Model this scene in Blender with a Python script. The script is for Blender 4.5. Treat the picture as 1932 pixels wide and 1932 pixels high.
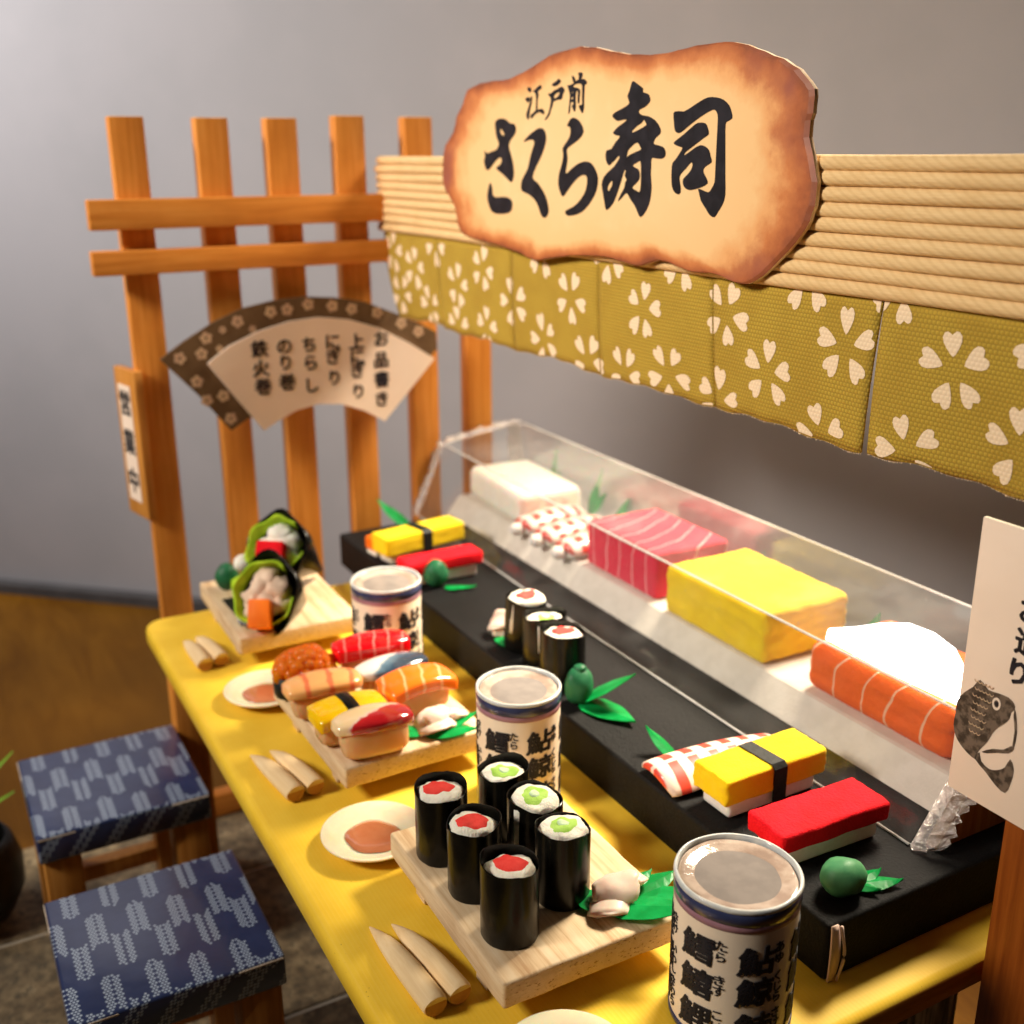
import bpy, bmesh, math, random
from mathutils import Vector, Matrix
# ---------------------------------------------------------------- scene, camera, light (1 unit = 1 cm)
sc = bpy.context.scene
for o in list(bpy.data.objects): bpy.data.objects.remove(o)
C = sc.collection
sc.unit_settings.system = 'METRIC'; sc.unit_settings.scale_length = 0.01
R = math.radians
YAW, PITCH, ROLL = R(28.87), R(17.94), R(-0.29)
fw = Vector((-math.cos(YAW)*math.cos(PITCH), math.sin(YAW)*math.cos(PITCH), -math.sin(PITCH)))
rt = Vector((math.sin(YAW), math.cos(YAW), 0)); up = rt.cross(fw)
rt2 = rt*math.cos(ROLL)+up*math.sin(ROLL); up2 = -rt*math.sin(ROLL)+up*math.cos(ROLL)
CAM = Vector((25.22, -4.24, 10.5))
cd = bpy.data.cameras.new('camera'); cam = bpy.data.objects.new('camera', cd); C.objects.link(cam)
cd.sensor_width = 36; cd.lens = 36*2077/1932; cd.clip_start = 0.1; cd.clip_end = 500
m = Matrix((rt2, up2, -fw)).transposed().to_4x4(); m.translation = CAM; cam.matrix_world = m
cd.dof.use_dof = True; cd.dof.focus_distance = 15.0; cd.dof.aperture_fstop = 0.26; cd.dof.aperture_blades = 0
sc.camera = cam
w = bpy.data.worlds.new('World'); sc.world = w; w.use_nodes = True
bg = w.node_tree.nodes['Background']; bg.inputs[0].default_value = (0.80, 0.78, 0.80, 1); bg.inputs[1].default_value = 0.012
def area(name, loc, target, size, power, col, spread=180, shape='DISK', size_y=None):
    l = bpy.data.lights.new(name, 'AREA'); l.shape = shape; l.size = size
    if size_y: l.size_y = size_y
    l.energy = power; l.color = col; l.spread = R(spread)
    o = bpy.data.objects.new(name, l); C.objects.link(o); o.location = loc
    o.rotation_euler = (Vector(target)-Vector(loc)).to_track_quat('-Z', 'Y').to_euler()
    return o
area('counter_lamp', (6, 23, 23), (8, 4, 0), 9, 4100, (1.0, 0.86, 0.66), spread=58)
area('room_lamp', (6, -36, 31), (5.5, 6, 10.5), 11, 3900, (1.0, 0.90, 0.78), spread=64)
area('ceiling_lamp', (-13, -18, 36), (-22, -3, 15), 8, 5000, (1.0, 0.96, 0.95), spread=96)
sc.view_settings.view_transform = 'Standard'; sc.view_settings.look = 'None'
sc.view_settings.exposure = 0.08; sc.view_settings.gamma = 1.0
sc.cycles.max_bounces = 7; sc.cycles.transparent_max_bounces = 24; sc.cycles.caustics_reflective = False; sc.cycles.caustics_refractive = False
sc.cycles.use_denoising = True
SIGN_OUTLINE = [(3.416,11.787),(3.989,11.889),(4.585,11.909),(5.246,11.914),(5.788,11.996),(6.305,12.122),(6.719,12.203),(7.118,12.265),(7.804,12.279),(8.242,12.234),(8.734,12.136),(9.271,12.061),(9.845,12.002),(10.329,11.99),(10.787,12.03),(11.28,12.045),(11.698,12.051),(12.005,12.004),(12.355,11.908),(12.742,11.791),(13.118,11.649),(13.353,11.506),(13.566,11.325),(13.588,11.125),(13.546,10.926),(13.547,10.723),(13.637,10.49),(13.728,10.256),(13.76,10.051),(13.731,9.842),(13.667,9.63),(13.532,9.441),(13.283,9.208),(12.977,8.963),(12.654,8.74),(12.302,8.674),(11.979,8.73),(11.593,8.765),(11.195,8.749),(10.717,8.799),(10.28,8.856),(9.835,8.729),(9.432,8.735),(8.94,8.794),(8.355,8.791),(7.581,8.736),(6.754,8.612),(6.229,8.551),(5.681,8.644),(4.915,8.728),(4.208,8.776),(3.464,8.826),(2.968,8.944),(2.811,9.229),(2.708,9.468),(2.373,9.701),(2.151,9.94),(2.173,10.329),(2.312,10.713),(2.726,10.99),(2.908,11.309),(3.191,11.527)]
GLYPHS = [[[(4.712,11.141),(4.895,11.196),(5.134,11.178),(5.309,11.099),(5.483,11.081),(5.552,10.974),(5.482,10.882),(5.335,10.791),(5.257,10.684),(5.332,10.535),(5.419,10.372),(5.464,10.183),(5.416,10.046),(5.327,10.004),(5.179,10.07),(4.969,10.164),(4.725,10.259),(4.911,10.33),(4.973,10.413),(4.913,10.468),(4.759,10.426),(4.603,10.342),(4.412,10.229),(4.285,10.242),(4.206,10.398),(4.259,10.482),(4.23,10.595),(4.324,10.544),(4.545,10.579),(4.763,10.62),(4.857,10.729),(4.767,10.84),(4.721,10.977)],[(4.922,11.014),(5.082,10.916),(5.04,10.868),(4.921,10.932)]],[[(4.469,9.975),(4.548,9.863),(4.559,9.75),(4.683,9.696),(4.931,9.709),(5.204,9.705),(5.382,9.633),(5.369,9.494),(5.261,9.42),(4.987,9.381),(4.677,9.377),(4.488,9.433),(4.377,9.573),(4.335,9.686),(4.37,9.831)]],[[(5.852,10.75),(6.047,10.859),(6.321,10.958),(6.508,10.987),(6.652,10.925),(6.695,10.785),(6.618,10.62),(6.485,10.453),(6.323,10.296),(6.187,10.098),(6.379,10.008),(6.597,9.855),(6.732,9.701),(6.803,9.52),(6.735,9.411),(6.628,9.375),(6.519,9.429),(6.409,9.585),(6.271,9.7),(6.047,9.788),(5.775,9.849),(5.764,9.997),(5.85,10.106),(6.019,10.268),(6.103,10.453),(6.213,10.636),(6.267,10.726),(6.213,10.779),(6.047,10.781)]],[[(7.431,11.001),(7.551,11.115),(7.671,11.131),(7.816,11.083),(7.938,10.984),(7.978,10.887),(7.872,10.793),(7.682,10.71),(7.512,10.65),(7.424,10.589),(7.457,10.452),(7.429,10.328),(7.397,10.177),(7.57,10.254),(7.811,10.354),(8.049,10.396),(8.237,10.368),(8.38,10.26),(8.467,10.117),(8.428,9.922),(8.281,9.748),(8.072,9.592),(7.833,9.495),(7.537,9.45),(7.411,9.478),(7.435,9.543),(7.683,9.616),(7.924,9.749),(8.087,9.915),(8.129,10.087),(8.08,10.16),(7.913,10.158),(7.697,10.056),(7.478,9.901),(7.319,9.783),(7.226,9.844),(7.147,9.996),(7.17,10.174),(7.268,10.352),(7.316,10.503),(7.289,10.615),(7.387,10.701),(7.509,10.798),(7.556,10.895),(7.529,10.981)]],[[(9.454,11.639),(9.601,11.577),(9.736,11.511),(9.728,11.457),(9.871,11.427),(9.935,11.359),(9.922,11.3),(9.795,11.233),(9.665,11.202),(9.635,11.155),(9.736,11.109),(9.89,11.092),(10.066,11.033),(10.177,10.959),(10.245,10.874),(10.228,10.815),(10.114,10.757),(10.066,10.674),(10.174,10.648),(10.324,10.617),(10.391,10.551),(10.385,10.479),(10.293,10.443),(10.143,10.449),(10.025,10.449),(10.021,10.321),(10.017,10.198),(10.05,10.014),(10.037,9.865),(9.99,9.727),(9.886,9.597),(9.766,9.522),(9.683,9.602),(9.598,9.701),(9.466,9.799),(9.357,9.898),(9.254,9.844),(9.104,9.755),(9.193,9.881),(9.283,9.98),(9.302,10.063),(9.347,10.108),(9.285,10.171),(9.317,10.248),(9.27,10.26),(9.205,10.138),(9.129,9.996),(9.04,9.838),(8.937,9.704),(8.753,9.596),(8.691,9.723),(8.635,9.88),(8.592,10.025),(8.662,10.144),(8.806,10.237),(8.96,10.315),(9.04,10.38),(9.12,10.456),(9.083,10.488),(8.99,10.431),(8.873,10.366),(8.802,10.334),(8.726,10.392),(8.693,10.495),(8.731,10.579),(8.864,10.597),(8.979,10.698),(9.094,10.772),(9.104,10.804),(8.998,10.818),(8.913,10.845),(8.947,10.888),(9.085,10.961),(9.245,11.019),(9.301,11.055),(9.197,11.058),(9.035,11.043),(8.939,11.077),(8.877,11.129),(8.958,11.177),(9.12,11.221),(9.28,11.265),(9.368,11.316),(9.307,11.41),(9.36,11.493),(9.411,11.599)],[(9.784,11.041),(9.841,10.991),(9.854,10.955),(9.681,10.898),(9.482,10.851),(9.458,10.872),(9.59,10.949),(9.721,10.994)],[(9.614,10.697),(9.707,10.628),(9.732,10.585),(9.566,10.543),(9.408,10.5),(9.329,10.469),(9.359,10.569),(9.47,10.643)],[(9.497,10.331),(9.619,10.381),(9.73,10.4),(9.753,10.195),(9.752,10.008),(9.723,9.917),(9.619,9.942),(9.503,9.984),(9.591,10.043),(9.701,10.12),(9.706,10.22),(9.647,10.282)],[(8.909,10.089),(8.923,10.031),(8.854,9.938),(8.807,9.911),(8.773,9.949),(8.814,10.029)]],[[(10.571,11.112),(10.64,11.139),(10.761,11.135),(10.84,11.132),(10.994,11.178),(11.218,11.259),(11.402,11.307),(11.587,11.299),(11.754,11.259),(11.886,11.178),(11.946,11.089),(11.972,11.002),(11.869,10.961),(11.827,10.918),(11.839,10.72),(11.867,10.387),(11.886,10.164),(11.905,9.938),(11.858,9.8),(11.757,9.682),(11.679,9.604),(11.573,9.629),(11.471,9.718),(11.347,9.83),(11.29,9.946),(11.266,10.003),(11.334,9.993),(11.509,9.957),(11.581,10.01),(11.648,10.103),(11.653,10.274),(11.653,10.499),(11.653,10.723),(11.653,10.945),(11.644,11.055),(11.583,11.123),(11.491,11.126),(11.327,11.076),(11.142,11.003),(10.954,10.917),(10.781,10.834),(10.682,10.824),(10.618,10.867),(10.591,10.972)]],[[(10.6,10.674),(10.674,10.638),(10.797,10.613),(10.828,10.595),(10.782,10.537),(10.668,10.431),(10.59,10.372),(10.576,10.265),(10.58,10.145),(10.602,10.025),(10.67,9.942),(10.764,9.909),(10.823,9.946),(10.817,10.029),(10.779,10.148),(10.814,10.219),(10.92,10.291),(11.014,10.362),(11.071,10.391),(11.103,10.35),(11.06,10.269),(10.966,10.197),(10.88,10.137),(10.886,10.055),(10.961,9.997),(11.081,9.982),(11.236,10.009),(11.369,10.041),(11.48,10.089),(11.456,10.146),(11.394,10.214),(11.361,10.271),(11.404,10.329),(11.55,10.392),(11.525,10.466),(11.481,10.556),(11.401,10.608),(11.285,10.637),(11.153,10.604),(11.001,10.536),(10.876,10.49),(10.902,10.537),(10.998,10.582),(11.168,10.661),(11.334,10.739),(11.452,10.793),(11.417,10.884),(11.356,10.947),(11.184,10.957),(11.053,10.903),(10.863,10.804),(10.688,10.725)]],[[(6.001,11.705),(6.045,11.717),(6.104,11.71),(6.14,11.678),(6.133,11.637),(6.089,11.626),(6.016,11.663)]],[[(5.912,11.51),(5.986,11.542),(6.06,11.542),(6.104,11.523),(6.075,11.483),(6.016,11.444),(5.979,11.473)]],[[(6.148,11.555),(6.177,11.54),(6.163,11.459),(6.119,11.365),(6.082,11.277),(6.067,11.194),(6.023,11.144),(5.971,11.197),(5.964,11.253),(6.016,11.327),(6.075,11.414),(6.119,11.495)]],[[(6.184,11.652),(6.249,11.649),(6.364,11.7),(6.478,11.735),(6.52,11.706),(6.506,11.667),(6.393,11.632),(6.415,11.563),(6.379,11.491),(6.373,11.355),(6.38,11.314),(6.466,11.318),(6.537,11.322),(6.608,11.286),(6.623,11.232),(6.566,11.227),(6.481,11.263),(6.395,11.259),(6.294,11.235),(6.163,11.164),(6.119,11.2),(6.148,11.233),(6.308,11.296),(6.322,11.357),(6.329,11.459),(6.322,11.561),(6.278,11.61)]],[[(6.895,11.713),(6.949,11.743),(7.057,11.77),(7.124,11.805),(7.191,11.775),(7.199,11.749),(7.112,11.708),(7.018,11.69),(6.937,11.691)]],[[(6.766,11.577),(6.856,11.57),(6.978,11.617),(7.1,11.637),(7.22,11.67),(7.3,11.64),(7.334,11.593),(7.288,11.556),(7.263,11.506),(7.224,11.455),(7.089,11.454),(6.994,11.438),(6.94,11.421),(6.914,11.355),(6.859,11.284),(6.819,11.212),(6.708,11.135),(6.645,11.123),(6.707,11.175),(6.79,11.253),(6.831,11.339),(6.864,11.437),(6.857,11.497),(6.801,11.533)],[(6.966,11.519),(7.034,11.562),(7.155,11.582),(7.162,11.549),(7.102,11.506),(6.994,11.478)]],[[(7.577,11.827),(7.648,11.807),(7.688,11.761),(7.676,11.717),(7.624,11.726)]],[[(7.787,11.865),(7.906,11.861),(7.926,11.823),(7.902,11.789),(7.878,11.768),(7.802,11.766),(7.813,11.81)]],[[(7.431,11.679),(7.522,11.68),(7.625,11.7),(7.726,11.739),(7.827,11.762),(7.978,11.751),(8.06,11.702),(8.043,11.666),(7.996,11.659),(7.995,11.593),(7.981,11.423),(7.985,11.296),(7.944,11.199),(7.892,11.229),(7.813,11.328),(7.927,11.343),(7.918,11.458),(7.92,11.584),(7.893,11.677),(7.74,11.688),(7.651,11.674),(7.626,11.646),(7.729,11.625),(7.819,11.602),(7.852,11.556),(7.835,11.455),(7.825,11.366),(7.787,11.374),(7.778,11.464),(7.782,11.559),(7.718,11.562),(7.708,11.435),(7.718,11.306),(7.675,11.233),(7.635,11.27),(7.588,11.337),(7.646,11.36),(7.619,11.393),(7.542,11.384),(7.531,11.28),(7.493,11.207),(7.473,11.217),(7.497,11.346),(7.514,11.443),(7.519,11.52),(7.485,11.586),(7.458,11.639)],[(7.583,11.568),(7.615,11.564),(7.61,11.535),(7.583,11.543)],[(7.553,11.467),(7.63,11.476),(7.631,11.451),(7.566,11.441)]]]
FAN_BACK = [(0.991,5.943),(1.571,6.321),(2.321,6.728),(3.074,7.017),(3.83,7.148),(4.598,7.191),(5.379,7.123),(6.178,6.978),(6.993,6.636),(7.665,6.334),(8.179,6.038),(8.211,5.594),(7.129,4.686),(6.463,4.191),(6.05,4.398),(5.439,4.623),(4.833,4.687),(4.23,4.596),(3.744,4.379),(3.312,4.294),(2.988,4.312),(2.531,4.041),(1.805,5.008)]
FAN_FRONT = [(2.073,5.765),(2.615,6.136),(3.38,6.44),(4.151,6.621),(4.931,6.676),(5.722,6.562),(6.53,6.292),(7.357,5.835),(8.082,5.354),(7.31,4.559),(6.589,3.825),(6.011,4.175),(5.401,4.414),(4.796,4.481),(4.192,4.381),(3.706,4.165),(3.323,3.959),(2.726,4.81)]
FAN_FLOWERS = [(1.443,5.939),(2.107,6.369),(1.966,6.001),(2.519,6.535),(2.899,6.705),(3.252,6.497),(3.732,6.882),(4.152,6.908),(4.699,7.001),(5.324,6.922),(5.839,6.812),(6.53,6.669),(7.189,6.351),(7.674,6.098),(1.797,5.342),(1.989,4.86),(2.399,4.928),(2.536,4.348),(2.408,6.09)]
FAN_TEXT = [('鉄',3.36,5.982),('火',3.361,5.498),('巻',3.383,5.045),('の',3.989,6.003),('り',3.998,5.589),('巻',4.003,5.096),('ち',4.629,5.987),('ら',4.639,5.53),('し',4.622,4.956),('に',5.245,6.011),('ぎ',5.243,5.629),('り',5.252,5.087),('上',5.89,5.958),('に',5.891,5.571),('ぎ',5.893,5.22),('り',5.886,4.669),('お',6.574,5.979),('品',6.55,5.433),('書',6.548,4.919),('き',6.525,4.401)]
FISH_BODY = [(17.074,4.177),(17.204,4.099),(17.345,4.113),(17.497,4.121),(17.585,4.076),(17.602,4.012),(17.562,3.945),(17.551,3.855),(17.501,3.769),(17.414,3.666),(17.352,3.561),(17.296,3.408),(17.222,3.282),(17.175,3.182),(17.17,3.09),(17.043,3.115),(16.907,3.189),(16.824,3.277),(16.777,3.41),(16.782,3.567),(16.784,3.747),(16.87,3.912),(16.987,4.04)]
FISH_TAIL = [(17.155,3.095),(17.206,3.211),(17.248,3.105),(17.376,3.056),(17.5,3.108),(17.59,3.194),(17.645,3.335),(17.714,3.221),(17.696,3.011),(17.643,2.856),(17.508,2.884),(17.332,2.995)]
FISH_FIN = [(17.241,3.241),(17.384,3.351),(17.531,3.413),(17.63,3.513),(17.675,3.498),(17.609,3.403),(17.465,3.337),(17.319,3.256)]
FISH_LIP = [(17.602,4.012),(17.641,3.922),(17.68,3.722),(17.672,3.521),(17.647,3.521),(17.647,3.73),(17.606,3.905)]
FISH_EYE = [(17.354,3.97)]
MENU_TEXT = [('お',17.525,5.284),('造',17.541,4.875),('り',17.468,4.468)]
random.seed(4)
# ---------------------------------------------------------------- node helpers
class NB:
    """small material builder"""
    def __init__(s, name):
        s.m = bpy.data.materials.new(name); s.m.use_nodes = True
        s.t = s.m.node_tree; s.b = s.t.nodes['Principled BSDF']; s.out = s.t.nodes['Material Output']
        s._co = None
    def n(s, typ, **kw):
        x = s.t.nodes.new(typ)
        for k, v in kw.items(): setattr(x, k, v)
        return x
    def l(s, a, b): s.t.links.new(a, b)
    def co(s):
        if s._co is None: s._co = s.n('ShaderNodeTexCoord').outputs['Object']
        return s._co
    def xyz(s):
        x = s.n('ShaderNodeSeparateXYZ'); s.l(s.co(), x.inputs[0]); return x.outputs[0], x.outputs[1], x.outputs[2]
    def mapc(s, scale=(1, 1, 1), rot=(0, 0, 0), loc=(0, 0, 0)):
        x = s.n('ShaderNodeMapping'); s.l(s.co(), x.inputs[0])
        x.inputs['Scale'].default_value = scale; x.inputs['Rotation'].default_value = rot; x.inputs['Location'].default_value = loc
        return x.outputs[0]
    def noise(s, scale, detail=4, stretch=(1, 1, 1), rough=.55, dist=0, loc=(0, 0, 0)):
        x = s.n('ShaderNodeTexNoise'); s.l(s.mapc(stretch, loc=loc), x.inputs['Vector'])
        x.inputs['Scale'].default_value = scale; x.inputs['Detail'].default_value = detail
        x.inputs['Roughness'].default_value = rough; x.inputs['Distortion'].default_value = dist
        return x.outputs['Fac']
    def math(s, op, a, b=None, clamp=False):
        x = s.n('ShaderNodeMath', operation=op, use_clamp=clamp)
        for i, v in enumerate((a, b)):
            if v is None: continue
            if isinstance(v, (int, float)): x.inputs[i].default_value = v
            else: s.l(v, x.inputs[i])
        return x.outputs[0]
    def mix(s, fac, a, b):
        x = s.n('ShaderNodeMix', data_type='RGBA')
        if isinstance(fac, (int, float)): x.inputs[0].default_value = fac
        else: s.l(fac, x.inputs[0])
        for i, v in ((6, a), (7, b)):
            if isinstance(v, tuple): x.inputs[i].default_value = v+(1,) if len(v) == 3 else v
            else: s.l(v, x.inputs[i])
        return x.outputs[2]
    def ramp(s, fac, stops):
        x = s.n('ShaderNodeValToRGB'); s.l(fac, x.inputs[0]); e = x.color_ramp.elements
        while len(e) < len(stops): e.new(.5)
        for k, (p, c) in zip(e, stops):
            k.position = p; k.color = tuple(c)+(1,) if len(c) == 3 else c
        return x.outputs[0]
    def sm(s, v, a, b):
        x = s.n('ShaderNodeMapRange', interpolation_type='SMOOTHSTEP'); s.l(v, x.inputs[0])
        x.inputs[1].default_value = a; x.inputs[2].default_value = b; return x.outputs[0]
    def bump(s, h, strength, dist=.05):
        x = s.n('ShaderNodeBump'); s.l(h, x.inputs['Height']); x.inputs['Strength'].default_value = strength
        x.inputs['Distance'].default_value = dist
        prev = s.b.inputs['Normal'].links
        if prev: s.l(prev[0].from_socket, x.inputs['Normal'])
        s.l(x.outputs[0], s.b.inputs['Normal'])
    def col(s, c):
        if isinstance(c, tuple): s.b.inputs['Base Color'].default_value = c+(1,)
        else: s.l(c, s.b.inputs['Base Color'])
    def set(s, **kw):
        for k, v in kw.items():
            i = s.b.inputs[{'rough': 'Roughness', 'spec': 'Specular IOR Level', 'sss': 'Subsurface Weight', 'sssr': 'Subsurface Scale', 'coat': 'Coat Weight', 'coatr': 'Coat Roughness', 'trans': 'Transmission Weight', 'sheen': 'Sheen Weight', 'ior': 'IOR', 'alpha': 'Alpha', 'metal': 'Metallic'}[k]]
            if isinstance(v, (int, float)): i.default_value = v
            else: s.l(v, i)
def pm(name, c1, c2, scale=4, stretch=(1, 1, 1), rough=.5, bump=.0, bscale=20, bstretch=(1, 1, 1), lo=.35, hi=.65, bdist=.03, **kw):
    b = NB(name); f = b.sm(b.noise(scale, 5, stretch), lo, hi); b.col(b.mix(f, c1, c2)); b.set(rough=rough, **{'spec': .18, **kw})
    if bump: b.bump(b.noise(bscale, 4, bstretch), bump, bdist)
    return b.m
# ---------------------------------------------------------------- materials
def wood(name, c1, c2, c3, axis, rough=.45, coat=.15):
    b = NB(name); st = {'x': (.25, 5, 5), 'y': (5, .25, 5), 'z': (5, 5, .22)}[axis]
    f = b.noise(1.6, 6, st, .62, .4); f2 = b.noise(.9, 3)
    c = b.ramp(f, [(.25, c2), (.5, c1), (.72, c3)]); c = b.mix(b.math('MULTIPLY', b.sm(f2, .45, .75), .35), c, c2)
    b.col(c); b.set(rough=rough, coat=coat*.4, coatr=.35, spec=.2); b.bump(b.noise(7, 4, st), .12, .02); return b.m
M = {}
M['stain_z'] = wood('stained_wood_upright', (.68, .25, .040), (.52, .165, .022), (.76, .32, .065), 'z')
M['dark_post'] = wood('dark_stained_post', (.26, .062, .007), (.17, .035, .004), (.34, .09, .012), 'z')
M['stain_y'] = wood('stained_wood_rail', (.68, .25, .040), (.52, .165, .022), (.76, .32, .065), 'y')
M['leg_wood'] = wood('honey_wood', (.58, .24, .045), (.44, .16, .025), (.70, .33, .08), 'z')
M['balsa'] = wood('balsa_wood', (.70, .53, .33), (.38, .20, .08), (.78, .64, .44), 'x', .7, 0)
b = NB('balsa_end_grain'); f = b.noise(9, 5); d = b.noise(16, 2, (1, 1, 2.2))
b.col(b.mix(b.sm(d, .6, .7), b.mix(f, (.62, .40, .19), (.80, .60, .36)), (.36, .17, .06))); b.set(rough=.85); b.bump(d, .5, .05); M['endgrain'] = b.m
b = NB('desk_wood'); f = b.noise(.22, 7, (1, 5, 1), .6, .8); f2 = b.noise(.06, 3)
c = b.ramp(f, [(.3, (.14, .050, .004)), (.52, (.22, .088, .007)), (.75, (.29, .125, .013))]); b.col(b.mix(b.sm(f2, .4, .7), c, (.12, .05, .006))); b.set(rough=.5, spec=.08); M['desk'] = b.m
M['wall'] = pm('painted_wall', (.44, .43, .44), (.47, .455, .465), .25, rough=.9, bump=.04, bscale=3)
M['skirting'] = pm('dark_skirting', (.085, .08, .08), (.10, .095, .095), 1, rough=.7)
b = NB('stone_tile'); f = b.noise(2.2, 7, rough=.7); g = b.noise(6, 4)
c = b.ramp(f, [(.30, (.06, .045, .028)), (.46, (.17, .125, .07)), (.60, (.30, .225, .125)), (.75, (.44, .36, .22))]); b.col(b.mix(b.sm(g, .5, .7), c, (.10, .08, .05))); b.set(rough=.8); b.bump(f, .4, .08); M['stone'] = b.m
M['grout'] = pm('pale_grout', (.55, .50, .40), (.62, .56, .46), 3, rough=.9)
# yellow printed counter top
b = NB('yellow_counter_print'); x, y, z = b.xyz(); ln = b.math('SINE', b.math('MULTIPLY', y, 95)); f = b.noise(1.1, 6); s2 = b.noise(30, 2)
c = b.mix(b.sm(f, .35, .7), (.86, .575, .050), (.81, .515, .035)); c = b.mix(b.math('MULTIPLY', b.sm(ln, .2, 1), .10), c, (.93, .66, .17)); c = b.mix(b.sm(s2, .73, .76), c, (.35, .20, .03))
b.col(c); b.set(rough=.5, spec=.15); b.bump(ln, .04, .01); b.bump(b.noise(25, 3), .05, .01); M['yellow_top'] = b.m
M['counter_wood'] = wood('counter_wood', (.55, .24, .03), (.40, .14, .015), (.66, .31, .05), 'y')
# cords
b = NB('straw_cord'); x, y, z = b.xyz(); tw = b.math('SINE', b.math('ADD', b.math('MULTIPLY', x, 34), b.math('MULTIPLY', z, 60))); f = b.noise(9, 5, (.35, 5, 5)); g = b.noise(1.3, 3)
c = b.mix(f, (.66, .42, .17), (.86, .63, .33)); c = b.mix(b.math('MULTIPLY', b.sm(tw, .3, -1), .22), c, (.48, .26, .09)); b.col(b.mix(b.math('MULTIPLY', b.sm(g, .45, .7), .25), c, (.60, .36, .13))); b.set(rough=.8); b.bump(tw, .10, .02); b.bump(f, .35, .02); M['cord'] = b.m
M['backing'] = pm('brown_backing', (.26, .11, .03), (.34, .15, .05), 4, rough=.8)
# olive cloth
def weave(b, fx, fz, ax='x'):
    x, y, z = b.xyz(); row = b.math('FLOOR', b.math('MULTIPLY', z, fz/math.pi)); a = b.math('ABSOLUTE', b.math('SINE', b.math('ADD', b.math('MULTIPLY', x, fx), b.math('MULTIPLY', row, math.pi/2)))); c = b.math('ABSOLUTE', b.math('SINE', b.math('MULTIPLY', z, fz)))
    return b.math('SUBTRACT', b.math('MULTIPLY', b.math('MULTIPLY', a, c), 2.0), 1.0)
b = NB('olive_cloth'); wv = weave(b, 48, 52); f = b.noise(1.2, 4); fine = b.noise(22, 3)
c = b.mix(b.sm(f, .35, .7), (.47, .315, .030), (.40, .25, .020)); c = b.mix(b.sm(wv, -.1, -.9), c, (.31, .20, .018)); b.col(b.mix(b.math('MULTIPLY', fine, .25), c, (.48, .31, .04))); b.set(rough=.9); b.bump(wv, .28, .025); M['olive'] = b.m
b = NB('cream_print'); wv = weave(b, 48, 52); c = b.mix(b.sm(wv, -.1, -.9), (.86, .67, .45), (.82, .63, .42)); b.col(c); b.set(rough=.9); b.bump(wv, .2, .02); M['cream'] = b.m
# sign face: printed scorched slice of wood, "edge" attribute runs 0 (middle) to 1 (rim)
b = NB('scorched_sign_print'); at = b.n('ShaderNodeAttribute', attribute_name='edge'); e = at.outputs['Fac']
n1 = b.noise(.9, 5, rough=.65); n2 = b.noise(2.6, 5, rough=.6, loc=(3, 1, 2)); n3 = b.noise(.55, 3, loc=(7, 2, 1))
ee = b.math('ADD', e, b.math('MULTIPLY', b.math('SUBTRACT', n1, .5), .32)); ee = b.math('ADD', ee, b.math('MULTIPLY', b.math('SUBTRACT', n2, .5), .16))
c = b.ramp(ee, [(.0, (.86, .58, .29)), (.66, (.84, .53, .24)), (.77, (.78, .39, .15)), (.86, (.58, .20, .060)), (.95, (.40, .11, .032)), (1.0, (.26, .07, .025))])
c = b.mix(b.math('MULTIPLY', b.sm(n3, .56, .74), b.sm(ee, .74, .95)), c, (.30, .085, .055))
c = b.mix(b.math('MULTIPLY', b.sm(b.noise(1.4, 4, loc=(1, 9, 4)), .45, .75), b.sm(e, .6, .3)), c, (.85, .60, .31)); b.col(c); b.set(rough=.55); b.bump(b.noise(40, 3), .06, .01); M['sign'] = b.m
M['sign_edge'] = pm('cut_card_edge', (.55, .34, .17), (.78, .64, .46), 3, rough=.8)
M['ink'] = pm('black_ink', (.012, .011, .014), (.022, .020, .026), 3, rough=.55)
M['brown_ink'] = pm('sepia_ink', (.055, .038, .026), (.17, .12, .085), 9, rough=.7, lo=.4, hi=.6)
M['paper'] = pm('warm_white_paper', (.85, .68, .54), (.88, .71, .57), 1, rough=.65)
M['paper_edge'] = pm('paper_cut_edge', (.60, .55, .42), (.70, .64, .50), 3, rough=.8)
M['fan_brown'] = pm('brown_fan_print', (.115, .066, .032), (.15, .09, .045), 2, rough=.6)
M['blossom_print'] = pm('faded_blossom_print', (.62, .44, .27), (.55, .36, .24), 4, rough=.7)
M['black_tray'] = None
b = NB('black_grained_tray'); f = b.noise(17, 6, rough=.75); g = b.noise(2, 4)
b.col(b.mix(g, (.004, .004, .0042), (.009, .009, .009))); b.set(rough=b.math('ADD', .42, b.math('MULTIPLY', f, .25)), spec=.14); b.bump(f, .65, .04); b.bump(b.noise(5, 4), .12, .05); M['black_tray'] = b.m
M['nori'] = pm('nori', (.0035, .0035, .003), (.007, .0065, .005), 6, spec=.22, rough=.24, bump=.16, bscale=7, bstretch=(1, 1, .4))
M['nori_rough'] = pm('crisp_nori', (.005, .0055, .0045), (.011, .012, .009), 5, spec=.25, rough=.55, bump=.3, bscale=10)
M['tan_rice'] = pm('tan_felt_rice', (.66, .47, .34), (.76, .58, .44), 5, rough=.85, bump=.5, bscale=20, bdist=.05)
M['post_top'] = pm('pale_cut_post_end', (.80, .50, .22), (.86, .60, .32), 8, rough=.8)
M['rice'] = pm('felt_rice', (.80, .76, .64), (.86, .83, .73), 9, rough=.85, bump=.6, bscale=26, bdist=.05, sss=.15, sssr=.1)
M['foam_rice'] = pm('white_foam_rice', (.80, .76, .70), (.85, .82, .77), 9, rough=.7, bump=.3, bscale=30, sss=.2, sssr=.15)
M['resin_rice'] = pm('resin_rice', (.84, .50, .23), (.86, .57, .30), 3, rough=.25, bump=.12, bscale=7, sss=.75, sssr=.3, coat=.3)
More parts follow.
